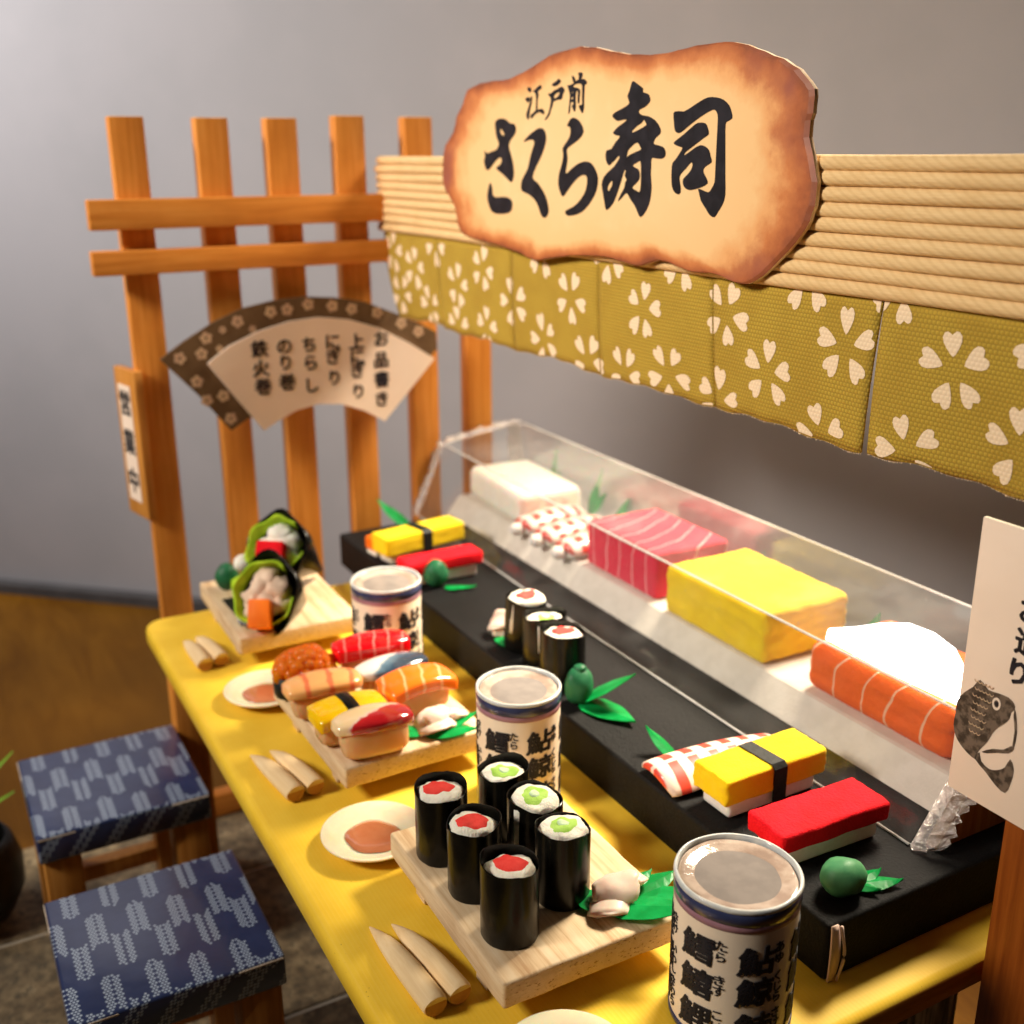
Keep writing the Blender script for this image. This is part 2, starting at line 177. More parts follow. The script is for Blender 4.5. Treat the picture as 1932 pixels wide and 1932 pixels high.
def plain(name, c1, c2, rough=.5, bump=0, bscale=25, **kw): return pm(name, c1, c2, 3, rough=rough, bump=bump, bscale=bscale, **kw)
M['red_felt'] = plain('red_felt_tuna', (.74, .004, .010), (.82, .007, .018), .8, .55, 24, bdist=.05, spec=.15)
M['red_fill'] = plain('red_felt_filling', (.76, .035, .03), (.84, .075, .06), .85, .5, 40)
M['green_rim'] = plain('green_felt_filling', (.30, .58, .07), (.42, .66, .14), .85, .4, 40)
M['green_mid'] = plain('pale_green_centre', (.52, .76, .44), (.62, .80, .52), .85, .4, 40)
M['yellow_felt'] = plain('yellow_sponge_egg', (.86, .58, .003), (.90, .63, .006), .85, .5, 30, sss=.08, sssr=.1, sheen=.1)
M['leaf'] = plain('green_plastic_leaf', (.003, .25, .05), (.008, .36, .085), .28, .15, 9, sss=.12, sssr=.05)
M['wasabi'] = plain('green_clay', (.012, .095, .04), (.022, .13, .055), .42, .2, 8)
M['wasabi_pale'] = plain('green_clay_pale', (.05, .20, .085), (.085, .26, .11), .45, .2, 8)
M['ginger'] = plain('pink_clay_ginger', (.80, .62, .52), (.86, .72, .61), .35, .1, 8, sss=.35, sssr=.15)
M['chop'] = wood('chopstick_wood', (.80, .60, .34), (.70, .48, .24), (.86, .69, .44), 'x', .6, 0)
M['chop_end'] = plain('cut_chopstick_end', (.52, .24, .075), (.64, .34, .12), .8, .4, 20)
M['dish'] = plain('cream_resin_dish', (.78, .66, .46), (.81, .69, .50), .22, 0, sss=.5, sssr=.3, coat=.4)
b = NB('soy_sauce'); f = b.noise(4, 3); b.col(b.mix(f, (.36, .10, .035), (.52, .20, .10))); b.set(rough=.08, coat=1, coatr=.03, spec=.6); M['soy'] = b.m
M['cup_paper'] = plain('cup_paper', (.84, .70, .54), (.86, .73, .57), .4, 0, coat=.25, coatr=.3)
M['cup_blue'] = plain('cup_blue_glaze', (.028, .035, .09), (.045, .055, .13), .3, 0, coat=.4)
M['cup_purple'] = plain('cup_purple_band', (.30, .15, .20), (.38, .20, .24), .45, 0)
M['cup_rim'] = plain('cup_white_rim', (.50, .54, .56), (.68, .68, .64), .35, .4, 9, coat=.4)
M['tea_ring'] = plain('tea_edge', (.33, .24, .19), (.50, .40, .33), .12, .5, 5, coat=.6)
M['tea'] = plain('tea_surface', (.21, .185, .17), (.25, .22, .20), .08, .05, 5, coat=.5)
# plastic film of the counter case: clear, faintly hazy, reflecting
def film(name, haze, hvar, ior, rough, gain=1.0):
    b = NB(name); tr = b.n('ShaderNodeBsdfTransparent'); tr.inputs[0].default_value = (.97, .97, .96, 1); gl = b.n('ShaderNodeBsdfGlossy'); gl.inputs['Roughness'].default_value = rough
    df = b.n('ShaderNodeBsdfDiffuse'); df.inputs[0].default_value = (.9, .88, .84, 1); fr = b.n('ShaderNodeFresnel'); fr.inputs[0].default_value = ior
    dust = b.sm(b.noise(60, 2), .70, .76); big = b.sm(b.noise(17, 2), .74, .78); hz = b.math('ADD', b.math('MULTIPLY', b.math('MAXIMUM', dust, big), .30), b.math('ADD', haze, b.math('MULTIPLY', b.sm(b.noise(.8, 4), .4, .75), hvar)))
    m1 = b.n('ShaderNodeMixShader'); b.l(b.math('MULTIPLY', fr.outputs[0], gain), m1.inputs[0]); b.l(tr.outputs[0], m1.inputs[1]); b.l(gl.outputs[0], m1.inputs[2])
    m2 = b.n('ShaderNodeMixShader'); b.l(hz, m2.inputs[0]); b.l(m1.outputs[0], m2.inputs[1]); b.l(df.outputs[0], m2.inputs[2]); b.l(m2.outputs[0], b.out.inputs[0])
    bp = b.n('ShaderNodeBump'); b.l(b.noise(3, 4), bp.inputs['Height']); bp.inputs['Strength'].default_value = .08; bp.inputs['Distance'].default_value = .05; b.l(bp.outputs[0], gl.inputs['Normal']); return b.m
M['film'] = film('clear_film', .018, .025, 1.45, .07); M['film_back'] = film('clear_film_back', .02, .02, 1.3, .2, .3); M['film_top'] = film('clear_film_top', .035, .055, 1.40, .10, .6); M['film_edge'] = film('folded_film_edge', .42, .3, 1.5, .2)
b = NB('crinkled_film'); tr = b.n('ShaderNodeBsdfTransparent'); tr.inputs[0].default_value = (.93, .92, .90, 1); gl = b.n('ShaderNodeBsdfGlossy'); gl.inputs['Roughness'].default_value = .2; gl.inputs[0].default_value = (.98, .95, .93, 1)
df = b.n('ShaderNodeBsdfDiffuse'); df.inputs[0].default_value = (.80, .74, .70, 1); bp = b.n('ShaderNodeBump'); b.l(b.noise(7, 4, (1, 1, 1), .7, 1.2), bp.inputs['Height']); bp.inputs['Strength'].default_value = 1; bp.inputs['Distance'].default_value = .15
b.l(bp.outputs[0], gl.inputs['Normal']); m1 = b.n('ShaderNodeMixShader'); m1.inputs[0].default_value = .55; b.l(tr.outputs[0], m1.inputs[1]); b.l(gl.outputs[0], m1.inputs[2])
m2 = b.n('ShaderNodeMixShader'); m2.inputs[0].default_value = .26; b.l(m1.outputs[0], m2.inputs[1]); b.l(df.outputs[0], m2.inputs[2]); b.l(m2.outputs[0], b.out.inputs[0]); M['crinkle'] = b.m
M['white_base'] = plain('white_foam_base', (.66, .61, .54), (.72, .67, .60), .6, .2, 20)
M['plug'] = wood('brown_card_plug', (.30, .15, .035), (.20, .09, .02), (.40, .22, .06), 'z', .8, 0)
M['white_fish'] = plain('white_resin_fish', (.84, .80, .70), (.87, .84, .76), .35, .08, 5, sss=.5, sssr=.3)
b = NB('led_panel_lit'); em = b.n('ShaderNodeEmission'); em.inputs[0].default_value = (1, .96, .90, 1); em.inputs[1].default_value = 8; b.l(em.outputs[0], b.out.inputs[0]); M['led'] = b.m  # self-glowing white for the blown-out patch on the salmon
M['pot'] = plain('black_glazed_pot', (.008, .008, .008), (.016, .015, .014), .35)
M['soil'] = plain('dark_soil', (.03, .02, .012), (.06, .04, .025), .95, .6, 14)
M['plant_leaf'] = plain('plant_leaf', (.12, .32, .015), (.20, .42, .03), .4, .1, 9)
b = NB('grey_mat'); f = b.noise(3.2, 3, (3.0, 3.0, .18)); b.col(b.ramp(f, [(.35, (.075, .055, .03)), (.5, (.20, .155, .10)), (.58, (.42, .34, .25)), (.8, (.50, .42, .32))])); b.set(rough=.9); b.bump(f, .5, .05); M['slatmat'] = b.m
M['tag'] = plain('pale_pink_tag', (.62, .44, .36), (.70, .52, .43), .6, .1, 9)
# indigo arrow-feather paper of the stools (pattern follows the printed paper)
b = NB('indigo_arrow_paper'); x, y, z = b.xyz()
u0 = b.math('ADD', b.math('SUBTRACT', y, b.math('MULTIPLY', z, .7)), 40.0); v0 = b.math('ADD', b.math('SUBTRACT', x, z), 40.0)
vr = b.math('FLOOR', b.math('MULTIPLY', v0, 17.0)); hs = b.math('MULTIPLY', b.math('MODULO', vr, 2.0), .5); uq = b.math('ADD', b.math('MULTIPLY', u0, 17.0), hs); ur = b.math('FLOOR', uq)
u = b.math('DIVIDE', b.math('ADD', b.math('SUBTRACT', ur, hs), .5), 17.0); v = b.math('DIVIDE', b.math('ADD', vr, .5), 17.0)
cw = .345; uc = b.math('DIVIDE', u, cw); ci = b.math('FLOOR', uc); uf = b.math('SUBTRACT', b.math('FRACT', uc), .5); au = b.math('ABSOLUTE', uf)
par = b.math('MODULO', ci, 2.0); sg = b.math('SUBTRACT', b.math('MULTIPLY', par, 2.0), 1.0)
rnd = b.math('FRACT', b.math('MULTIPLY', b.math('SINE', b.math('MULTIPLY', ci, 12.9898)), 43758.5)); ph = b.math('MULTIPLY', rnd, .14)
vv = b.math('ADD', b.math('ADD', b.math('DIVIDE', v, 1.75), b.math('MULTIPLY', b.math('MULTIPLY', au, sg), .20)), b.math('ADD', ph, b.math('MULTIPLY', par, .5)))
on = b.math('LESS_THAN', b.math('FRACT', vv), .50); on = b.math('MULTIPLY', on, b.math('GREATER_THAN', au, .05)); on = b.math('MULTIPLY', on, b.math('LESS_THAN', au, .42))
du = b.math('SUBTRACT', b.math('FRACT', uq), .5); dv = b.math('SUBTRACT', b.math('FRACT', b.math('MULTIPLY', v0, 17.0)), .5)
rr = b.math('ADD', b.math('MULTIPLY', du, du), b.math('MULTIPLY', dv, dv)); dot = b.sm(rr, .20, .07)
f = b.noise(2.2, 5); base = b.mix(f, (.018, .027, .085), (.040, .060, .165)); c = b.mix(b.math('MULTIPLY', on, .16), base, (.14, .19, .32)); c = b.mix(b.math('MULTIPLY', on, dot), c, (.45, .55, .70))
b.col(c); b.set(rough=.30, coat=.5, coatr=.16); b.bump(b.noise(30, 3), .12, .01); b.bump(b.noise(.9, 3), .25, .12); M['indigo'] = b.m
M['torn'] = plain('torn_paper_edge', (.62, .50, .38), (.72, .60, .46), .9)
# striped foods
def stripes(name, base1, base2, line, expr, thr, soft, rough=.2, **kw):
    b = NB(name); x, y, z = b.xyz(); f = b.noise(3, 4); s = expr(b, x, y, z); d = b.math('ABSOLUTE', b.math('SUBTRACT', b.math('FRACT', s), .5))
    b.col(b.mix(b.sm(d, thr, thr-soft), b.mix(f, base1, base2), line)); b.set(rough=rough, **{'spec': .2, **kw}); return b
def e_nig(k, sl): return lambda b, x, y, z: b.math('ADD', b.math('MULTIPLY', y, k), b.math('ADD', b.math('MULTIPLY', x, sl), b.math('MULTIPLY', b.noise(2.5, 2), .5)))
M['tuna_gloss'] = stripes('glossy_tuna', (.72, .003, .006), (.78, .006, .012), (.85, .17, .15), e_nig(3.4, 1.1), .10, .07, .12, coat=.8, coatr=.08).m
M['salmon_gloss'] = stripes('glossy_salmon', (.90, .15, .010), (.92, .20, .018), (.92, .40, .18), e_nig(2.7, 1.0), .10, .07, .15, coat=.8, coatr=.1).m
M['shrimp_gloss'] = stripes('glossy_shrimp', (.86, .42, .13), (.90, .50, .20), (.80, .20, .08), e_nig(2.3, .3), .16, .1, .15, coat=.8, coatr=.1, sss=.3, sssr=.15).m
b = stripes('tuna_block', (.62, .006, .035), (.72, .010, .055), (.86, .42, .42), lambda b, x, y, z: b.math('ADD', b.math('ADD', b.math('MULTIPLY', x, 1.9), b.math('MULTIPLY', b.math('MULTIPLY', b.math('ADD', y, 1.0), b.math('ADD', y, 1.0)), .42)), b.math('MULTIPLY', b.noise(.8, 2), 1.0)), .045, .03, .75, sheen=.2); b.bump(b.noise(30, 4), .45, .04); M['tuna_block'] = b.m
b = stripes('salmon_block', (.84, .11, .006), (.90, .15, .012), (.92, .50, .30), lambda b, x, y, z: b.math('ADD', b.math('MULTIPLY', x, 1.45), b.math('ADD', b.math('MULTIPLY', b.math('MULTIPLY', z, z), -.30), b.math('MULTIPLY', b.noise(.55, 2), 1.6))), .05, .03, .7, sss=.1, sssr=.1); b.bump(b.noise(8, 5), .4, .06); M['salmon_block'] = b.m
# shrimp: red and white bands with a pale line along the back
def shrimp_mat(name, r1, w1, k, rough):
    b = NB(name); x, y, z = b.xyz(); s = b.math('SINE', b.math('ADD', b.math('MULTIPLY', y, k), b.math('MULTIPLY', b.noise(2, 2), 1.4))); band = b.sm(s, -.25, .25)
    ln = b.sm(b.math('ABSOLUTE', b.math('ADD', x, .02)), .06, .03); c = b.mix(band, r1, w1); c = b.mix(ln, c, w1); b.col(c); b.set(rough=rough, coat=.2); b.bump(b.noise(12, 3), .1, .02); return b.m
M['shrimp_print'] = shrimp_mat('printed_shrimp', (.74, .055, .03), (.86, .68, .58), 17, .45)
M['shrimp_case'] = shrimp_mat('case_shrimp', (.66, .05, .03), (.84, .66, .58), 15, .35)
b = NB('silver_mackerel'); x, y, z = b.xyz(); f = b.math('ADD', b.math('ADD', b.math('MULTIPLY', y, .9), b.math('MULTIPLY', x, 1.3)), b.math('MULTIPLY', b.noise(5, 3), .35))
b.col(b.ramp(b.sm(f, -.55, .85), [(.0, (.78, .74, .66)), (.38, (.72, .72, .68)), (.55, (.12, .20, .27)), (.8, (.03, .06, .10)), (1, (.02, .035, .06))])); b.set(rough=.15, coat=.8, coatr=.08); M['saba'] = b.m
b = NB('surf_clam'); x, y, z = b.xyz(); f = b.math('ADD', b.math('ADD', b.math('MULTIPLY', y, .8), b.math('MULTIPLY', x, 1.6)), b.math('MULTIPLY', b.noise(6, 3), .3))
b.col(b.ramp(b.sm(f, -.5, .9), [(.0, (.84, .62, .34)), (.44, (.84, .62, .36)), (.54, (.80, .56, .46)), (.60, (.50, .02, .022)), (1, (.34, .008, .012))])); b.set(rough=.12, coat=.9, coatr=.06, sss=.2, sssr=.1); M['clam'] = b.m
M['egg_gloss'] = plain('glossy_egg', (.88, .50, .004), (.90, .56, .008), .15, 0, coat=.8, coatr=.08, sss=.15, sssr=.1)
def translucent(m, col, fac):
    nt = m.node_tree; out = nt.nodes['Material Output']; tl = nt.nodes.new('ShaderNodeBsdfTranslucent'); tl.inputs[0].default_value = col+(1,); mx = nt.nodes.new('ShaderNodeMixShader'); mx.inputs[0].default_value = fac
    nt.links.new(nt.nodes['Principled BSDF'].outputs[0], mx.inputs[1]); nt.links.new(tl.outputs[0], mx.inputs[2]); nt.links.new(mx.outputs[0], out.inputs[0]); return m
M['roe'] = translucent(plain('salmon_roe', (1.0, .30, .004), (1.0, .40, .01), .05, 0, coat=1, coatr=.02), (1.0, .36, .01), .6); translucent(M['resin_rice'], (.95, .62, .30), .35); translucent(M['leaf'], (.05, .6, .15), .25); translucent(M['ginger'], (.95, .75, .62), .2)
M['lettuce'] = plain('felt_lettuce', (.30, .52, .012), (.46, .66, .03), .7, .3, 9)
M['orange_block'] = plain('orange_block', (.88, .16, .008), (.90, .20, .015), .55, .1, 9)
# ---------------------------------------------------------------- mesh helpers
def mk(name, vs, fs, mat, parent=None, smooth=False, loc=None):
    me = bpy.data.meshes.new(name); me.from_pydata([tuple(v) for v in vs], [], fs); me.update()
    bm = bmesh.new(); bm.from_mesh(me); bmesh.ops.recalc_face_normals(bm, faces=bm.faces); bm.to_mesh(me); bm.free()
    if smooth: me.shade_smooth()
    if mat is not None:
        for q in (mat if isinstance(mat, list) else [mat]): me.materials.append(q)
    o = bpy.data.objects.new(name, me); C.objects.link(o)
    if parent: o.parent = parent
    if loc: o.location = loc
    return o
def mkb(name, bm, mat, parent=None, smooth=False, loc=None, autos=None):
    bmesh.ops.recalc_face_normals(bm, faces=bm.faces); me = bpy.data.meshes.new(name); bm.to_mesh(me); bm.free()
    if smooth: me.shade_smooth()
    if autos is not None: me.shade_smooth(); me.set_sharp_from_angle(angle=R(autos))
    for q in (mat if isinstance(mat, list) else [mat]): me.materials.append(q)
    o = bpy.data.objects.new(name, me); C.objects.link(o)
    if parent: o.parent = parent
    if loc: o.location = loc
    return o
def thing(name, label, cat, loc=(0, 0, 0), rz=0, group=None, rx=0, ry=0):
    o = bpy.data.objects.new(name, None); C.objects.link(o); o.location = loc; o.rotation_euler = (rx, ry, rz); o.empty_display_size = .3
    return tag(o, label, cat, group)
def tag(o, label, cat, group=None):
    o['label'] = label; o['category'] = cat
    if group: o['group'] = group
    return o
def struct(o): o['kind'] = 'structure'; return o
def copy_tree(root, loc, rz, label, group):
    r = root.copy(); C.objects.link(r); r.location = loc; r.rotation_euler.z = rz; r['label'] = label; r['group'] = group
    for ch in root.children:
        c = ch.copy(); C.objects.link(c); c.parent = r
        for g in ch.children:
            d = g.copy(); C.objects.link(d); d.parent = c
    return r
def box_bm(x0, x1, y0, y1, z0, z1, bev=.02, seg=2, jit=0):
    bm = bmesh.new(); bmesh.ops.create_cube(bm, size=1)
    for v in bm.verts: v.co = Vector(((x0+x1)/2+v.co.x*(x1-x0), (y0+y1)/2+v.co.y*(y1-y0), (z0+z1)/2+v.co.z*(z1-z0)))
    if bev: bmesh.ops.bevel(bm, geom=bm.edges[:], offset=bev, segments=seg, affect='EDGES', profile=.5)
    if jit:
        for v in bm.verts: v.co += Vector((random.uniform(-jit, jit) for _ in range(3)))
    return bm
def box(name, x0, x1, y0, y1, z0, z1, mat, parent=None, bev=.02, seg=2, jit=0): return mkb(name, box_bm(x0, x1, y0, y1, z0, z1, bev, seg, jit), mat, parent, autos=35)
def loft(loops, cap=True):
    k = len(loops[0]); vs = [p for L in loops for p in L]; fs = []
    for i in range(len(loops)-1):
        for j in range(k): fs.append((i*k+j, i*k+(j+1) % k, (i+1)*k+(j+1) % k, (i+1)*k+j))
    if cap: fs += [tuple(range(k)), tuple((len(loops)-1)*k+j for j in range(k))]
    return vs, fs
def sloop(w, t, n, k):
    r = []
    for i in range(k):
        a = 2*math.pi*i/k; c, s = math.cos(a), math.sin(a)
        r.append((w*math.copysign(abs(c)**(2/n), c), t*math.copysign(abs(s)**(2/n), s)))
    return r
def bar(name, L, W, T, mat, parent, z0=0, n=4, k=28, nu=18, endn=4, bend=0, arch=0, taper=0, noise=0, point=0, asym=0):
    """rounded bar along local Y: half rounded ends, optional bend (ends droop), arch across, taper of width"""
    loops = []; us = [-1+2*i/nu for i in range(nu+1)]
    us = [math.copysign(abs(u)**.75, u) for u in us]
    rnd = random.Random(int(L*1000+W*77+T*9))
    for u in us:
        e = max(0.0, 1-abs(u)**endn/1.0)**(1/endn); e = max(e, .02)
        e2 = e**(1.0) ; wv = W/2*((1-point*abs(u)**1.6)*(1-taper*u))*(.35+.65*e if endn > 6 else e); tv = T/2*(.5+.5*e if endn > 6 else e)
        cy = u*L/2; loop = []
        for a, c in sloop(wv, tv, n, k):
            z = z0+T/2+c-bend*u*u-arch*(a/(W/2))**2+asym*a
            loop.append(Vector((a+rnd.uniform(-noise, noise), cy+rnd.uniform(-noise, noise), z+rnd.uniform(-noise, noise))))
        loops.append(loop)
    vs, fs = loft(loops); return mk(name, vs, fs, mat, parent, smooth=True)
def lathe(prof, seg=40, wob=0, seed=0):
    rnd = random.Random(seed); ph = [rnd.uniform(0, 6.28) for _ in range(4)]; vs = []; fs = []
    for (r, z) in prof:
        for j in range(seg):
            a = 2*math.pi*j/seg; q = r*(1+wob*(math.sin(2*a+ph[0])+.6*math.sin(5*a+ph[1])+.4*math.sin(9*a+ph[2])))
            vs.append((q*math.cos(a), q*math.sin(a), z))
    for i in range(len(prof)-1):
        for j in range(seg): fs.append((i*seg+j, i*seg+(j+1) % seg, (i+1)*seg+(j+1) % seg, (i+1)*seg+j))
    return vs, fs
def disc_cap(prof, seg, wob=0, seed=0):
    vs, fs = lathe(prof, seg, wob, seed); fs.append(tuple(range(seg))); fs.append(tuple((len(prof)-1)*seg+j for j in range(seg))); return vs, fs
def tube(path, rad, k=8, cap=True):
    loops = []
    for i, p in enumerate(path):
        p = Vector(p); t = (Vector(path[min(i+1, len(path)-1)])-Vector(path[max(i-1, 0)])).normalized()
        a = t.cross(Vector((0, 0, 1)));  a = a.normalized() if a.length > 1e-4 else Vector((1, 0, 0)); b2 = t.cross(a)
        r = rad[i] if isinstance(rad, (list, tuple)) else rad
        loops.append([p+a*r*math.cos(2*math.pi*j/k)+b2*r*math.sin(2*math.pi*j/k) for j in range(k)])
    return loft(loops, cap)
def blob(name, r, mat, parent, loc, scale=(1, 1, 1), amp=.08, freq=2.0, seed=1, sub=3):
    from mathutils import noise as N
    bm = bmesh.new(); bmesh.ops.create_icosphere(bm, subdivisions=sub, radius=1)
    for v in bm.verts:
        d = 1+amp*N.noise(v.co*freq+Vector((seed*3.1, seed*1.7, seed)))
        v.co = Vector((v.co.x*scale[0], v.co.y*scale[1], v.co.z*scale[2]))*r*d
    return mkb(name, bm, mat, parent, smooth=True, loc=loc)
def smooth_poly(p, it=1):
    for _ in range(it):
        q = []; n = len(p)
        for i in range(n):
            a, b2, c, d = p[i-1], p[i], p[(i+1) % n], p[(i+2) % n]
            q.append(b2); q.append(tuple((-a[j]+9*b2[j]+9*c[j]-d[j])/16 for j in (0, 1)))
        p = q
    return p
def flat(name, polys, fn, th, mat, parent=None, sm=1, sub=None):
    """filled outline(s) with holes -> thin solid; fn maps (u, v, depth) to a point"""
    cu = bpy.data.curves.new('tmp', 'CURVE'); cu.dimensions = '2D'; cu.fill_mode = 'BOTH'; cu.extrude = .5
    for p in polys:
        p = smooth_poly(p, sm) if sm else p
        sp = cu.splines.new('POLY'); sp.points.add(len(p)-1); sp.use_cyclic_u = True
        for q, pt in zip(sp.points, p): q.co = (pt[0], pt[1], 0, 1)
    return curve_to(cu, name, fn, th, mat, parent, sub)
def curve_to(cu, name, fn, th, mat, parent, sub=None):
    t = bpy.data.objects.new('tmp', cu); C.objects.link(t); dg = bpy.context.evaluated_depsgraph_get(); dg.update()
    me = bpy.data.meshes.new_from_object(t.evaluated_get(dg)); bpy.data.objects.remove(t); bpy.data.curves.remove(cu)
    bm = bmesh.new(); bm.from_mesh(me); bpy.data.meshes.remove(me); bmesh.ops.remove_doubles(bm, verts=bm.verts, dist=1e-5)
    if sub:
        lo = min(v.co.x for v in bm.verts); hi = max(v.co.x for v in bm.verts); x = lo+sub
        while x < hi:
            bmesh.ops.bisect_plane(bm, geom=bm.verts[:]+bm.edges[:]+bm.faces[:], plane_co=(x, 0, 0), plane_no=(1, 0, 0)); x += sub
    for v in bm.verts: v.co = Vector(fn(v.co.x, v.co.y, v.co.z*2*th))
    return mkb(name, bm, mat, parent)
def glyph(name, ch, size, fn, th, mat, parent, bold=.03, sub=None, sx=1.0, shear=0):
    cu = bpy.data.curves.new('txt', 'FONT'); cu.body = ch; cu.size = 1; cu.align_x = 'CENTER'; cu.align_y = 'CENTER'; cu.extrude = .5; cu.resolution_u = 2; cu.shear = shear
    t = bpy.data.objects.new('tmp', cu); C.objects.link(t); dg = bpy.context.evaluated_depsgraph_get(); dg.update()
    me = bpy.data.meshes.new_from_object(t.evaluated_get(dg)); bpy.data.objects.remove(t); bpy.data.curves.remove(cu)
    bm = bmesh.new(); bm.from_mesh(me); bpy.data.meshes.remove(me)
    if sub:
        st_ = sub/size; lo = min(v.co.x for v in bm.verts); hi = max(v.co.x for v in bm.verts); x = lo+st_
        while x < hi: bmesh.ops.bisect_plane(bm, geom=bm.verts[:]+bm.edges[:]+bm.faces[:], plane_co=(x, 0, 0), plane_no=(1, 0, 0)); x += st_
    src = bpy.data.meshes.new('g'); bm.to_mesh(src); bm.clear(); n0 = 0     # thick brush strokes: the same character laid down several times, slightly shifted
    for k, (dx, dy) in enumerate([(0, 0), (1, 0), (-1, 0), (.5, .8), (-.5, .8), (.5, -.8), (-.5, -.8)] if bold > .022 else [(0, 0), (1, .3), (-1, -.3)]):
        bm.from_mesh(src); bm.verts.ensure_lookup_table()
        for v in bm.verts[n0:]: v.co = Vector(fn((v.co.x+dx*bold)*size*sx, (v.co.y+dy*bold)*size, v.co.z*2*th*(1+.12*k)))
        n0 = len(bm.verts)
    bpy.data.meshes.remove(src); return mkb(name, bm, mat, parent)
def join(objs, name, mat, parent):
    bm = bmesh.new()
    for o in objs:
        bm.from_mesh(o.data); me = o.data; bpy.data.objects.remove(o); bpy.data.meshes.remove(me)
    return mkb(name, bm, mat, parent)
# ================================================================ setting
ZD, ZB = -7.1, -6.75
struct(mk('desk', [(-70, -70, ZD), (70, -70, ZD), (70, 70, ZD), (-70, 70, ZD)], [(0, 1, 2, 3)], M['desk']))
WD = Vector((.675, .738, 0)).normalized(); WN = Vector((.738, -.675, 0)).normalized(); WP = Vector((-18.34, 3.21, 0))
def wallbox(name, off, th, z0, z1, mat):
    a = WP-WD*70-WN*off; b2 = WP+WD*90-WN*off; c = b2-WN*th; d = a-WN*th
    return struct(mk(name, [Vector((p.x, p.y, z)) for z in (z0, z1) for p in (a, b2, c, d)], [(0, 1, 2, 3), (4, 5, 6, 7), (0, 1, 5, 4), (1, 2, 6, 5), (2, 3, 7, 6), (3, 0, 4, 7)], mat))
wallbox('wall', .6, 1, ZD, 90, M['wall']); wallbox('skirting', 0, .55, ZD+.002, ZD+.42, M['skirting'])
# paved base of the miniature
base = box('paved_base', -2.75, 18.9, -6.9, 11.9, ZD+.01, ZB-.05, M['grout'], None, .03); tag(base, 'miniature paving slab of mottled brown stone tiles under the stall', 'base')
xs = [-2.75, 1.08, 6.42, 12.0, 18.9]; ys = [-6.9, -.3, 5.8, 11.9]
for i in range(len(xs)-1):
    for j in range(len(ys)-1):
        box('stone_tile', xs[i]+.06, xs[i+1]-.06, ys[j]+.06, ys[j+1]-.06, ZB-.06, ZB+random.uniform(-.008, .008), M['stone'], base, .02, 1)
# ================================================================ counter table
tb = thing('counter_table', 'long yellow counter table with rounded edge carrying all the food', 'table', (8.6, 5.5, ZB))
def rrect(x0, x1, y0, y1, rads, k=8):
    pts = []; cs = [((x0, y0), 180, rads[0]), ((x1, y0), 270, rads[1]), ((x1, y1), 0, rads[2]), ((x0, y1), 90, rads[3])]
    for (cx, cy), a0, r in cs:
        ox = cx+r if cx == x0 else cx-r; oy = cy+r if cy == y0 else cy-r
        for i in range(k+1): a = R(a0+90*i/k); pts.append((ox+r*math.cos(a), oy+r*math.sin(a)))
    return pts
loops = []
for z, ins in ((-.46, .05), (-.40, .0), (-.13, .0), (-.075, .018), (-.03, .06), (0, .14), (0, .6)):
    loops.append([Vector((x, y, z)) for x, y in rrect(-.22+ins, 17.4-ins, -.30+ins, 11.8-ins, [max(.05, .45-ins)]*4)])
top = mk('tabletop', *loft(loops), [M['yellow_top'], M['counter_wood']], None); top.data.shade_smooth(); top.data.set_sharp_from_angle(angle=R(50))
for p in top.data.polygons:
    if p.normal.x > .8: p.material_index = 1
top.parent = tb; top.location = (-8.6, -5.5, -ZB)
for x in (.5, 16.4):
    for y in (.4, 10.9):
        box('leg', x-8.6-.35, x-8.6+.35, y-5.5-.35, y-5.5+.35, .03, -.45-ZB, M['stain_z'], tb, .03)
box('back_panel', 1.2-8.6, 15.9-8.6, 9.0-5.5, 9.15-5.5, .03, -.47-ZB, M['slatmat'], tb, .01)
# ================================================================ lattice fence
FX = -2.0
fz = thing('lattice_fence', 'orange stained wooden lattice fence at the far end of the counter', 'fence', (FX, 4.9, ZB+.03))
FO = Vector((FX, 4.9, ZB+.03))
def lbox(name, x0, x1, y0, y1, z0, z1, mat, par, off, bev=.03):
    return box(name, x0-off.x, x1-off.x, y0-off.y, y1-off.y, z0-off.z, z1-off.z, mat, par, bev)
for i, y in enumerate((.90, 2.82, 4.50, 6.24, 8.10, 9.76)):
    o = lbox('post', FX-.47, FX, y-.38, y+.38, ZB+.03, 11.42+random.uniform(-.05, .05), [M['stain_z'], M['post_top']], fz, FO)
    for p in o.data.polygons:
        if p.normal.z > .6: p.material_index = 1
lbox('rail', FX+.002, FX+.40, -.20, 9.98, 8.93, 9.60, M['stain_y'], fz, FO); lbox('rail', FX+.002, FX+.40, -.24, 9.98, 7.92, 8.47, M['stain_y'], fz, FO)
lbox('rail', FX+.002, FX+.42, .2, 10.1, -6.70, -6.05, M['stain_y'], fz, FO)
# near post that carries the beam
np_ = thing('corner_post', 'reddish brown square post at the near end of the counter', 'post', (17.87, 7.62, ZB+.03)); NO = Vector((17.87, 7.62, ZB+.03))
lbox('post_shaft', 17.5, 18.24, 7.27, 7.97, ZB+.03, 10.9, M['dark_post'], np_, NO, .04)
lbox('foot_block', 17.45, 18.3, 7.0, 10.2, ZB+.03, ZB+.55, M['stain_y'], np_, NO, .04)
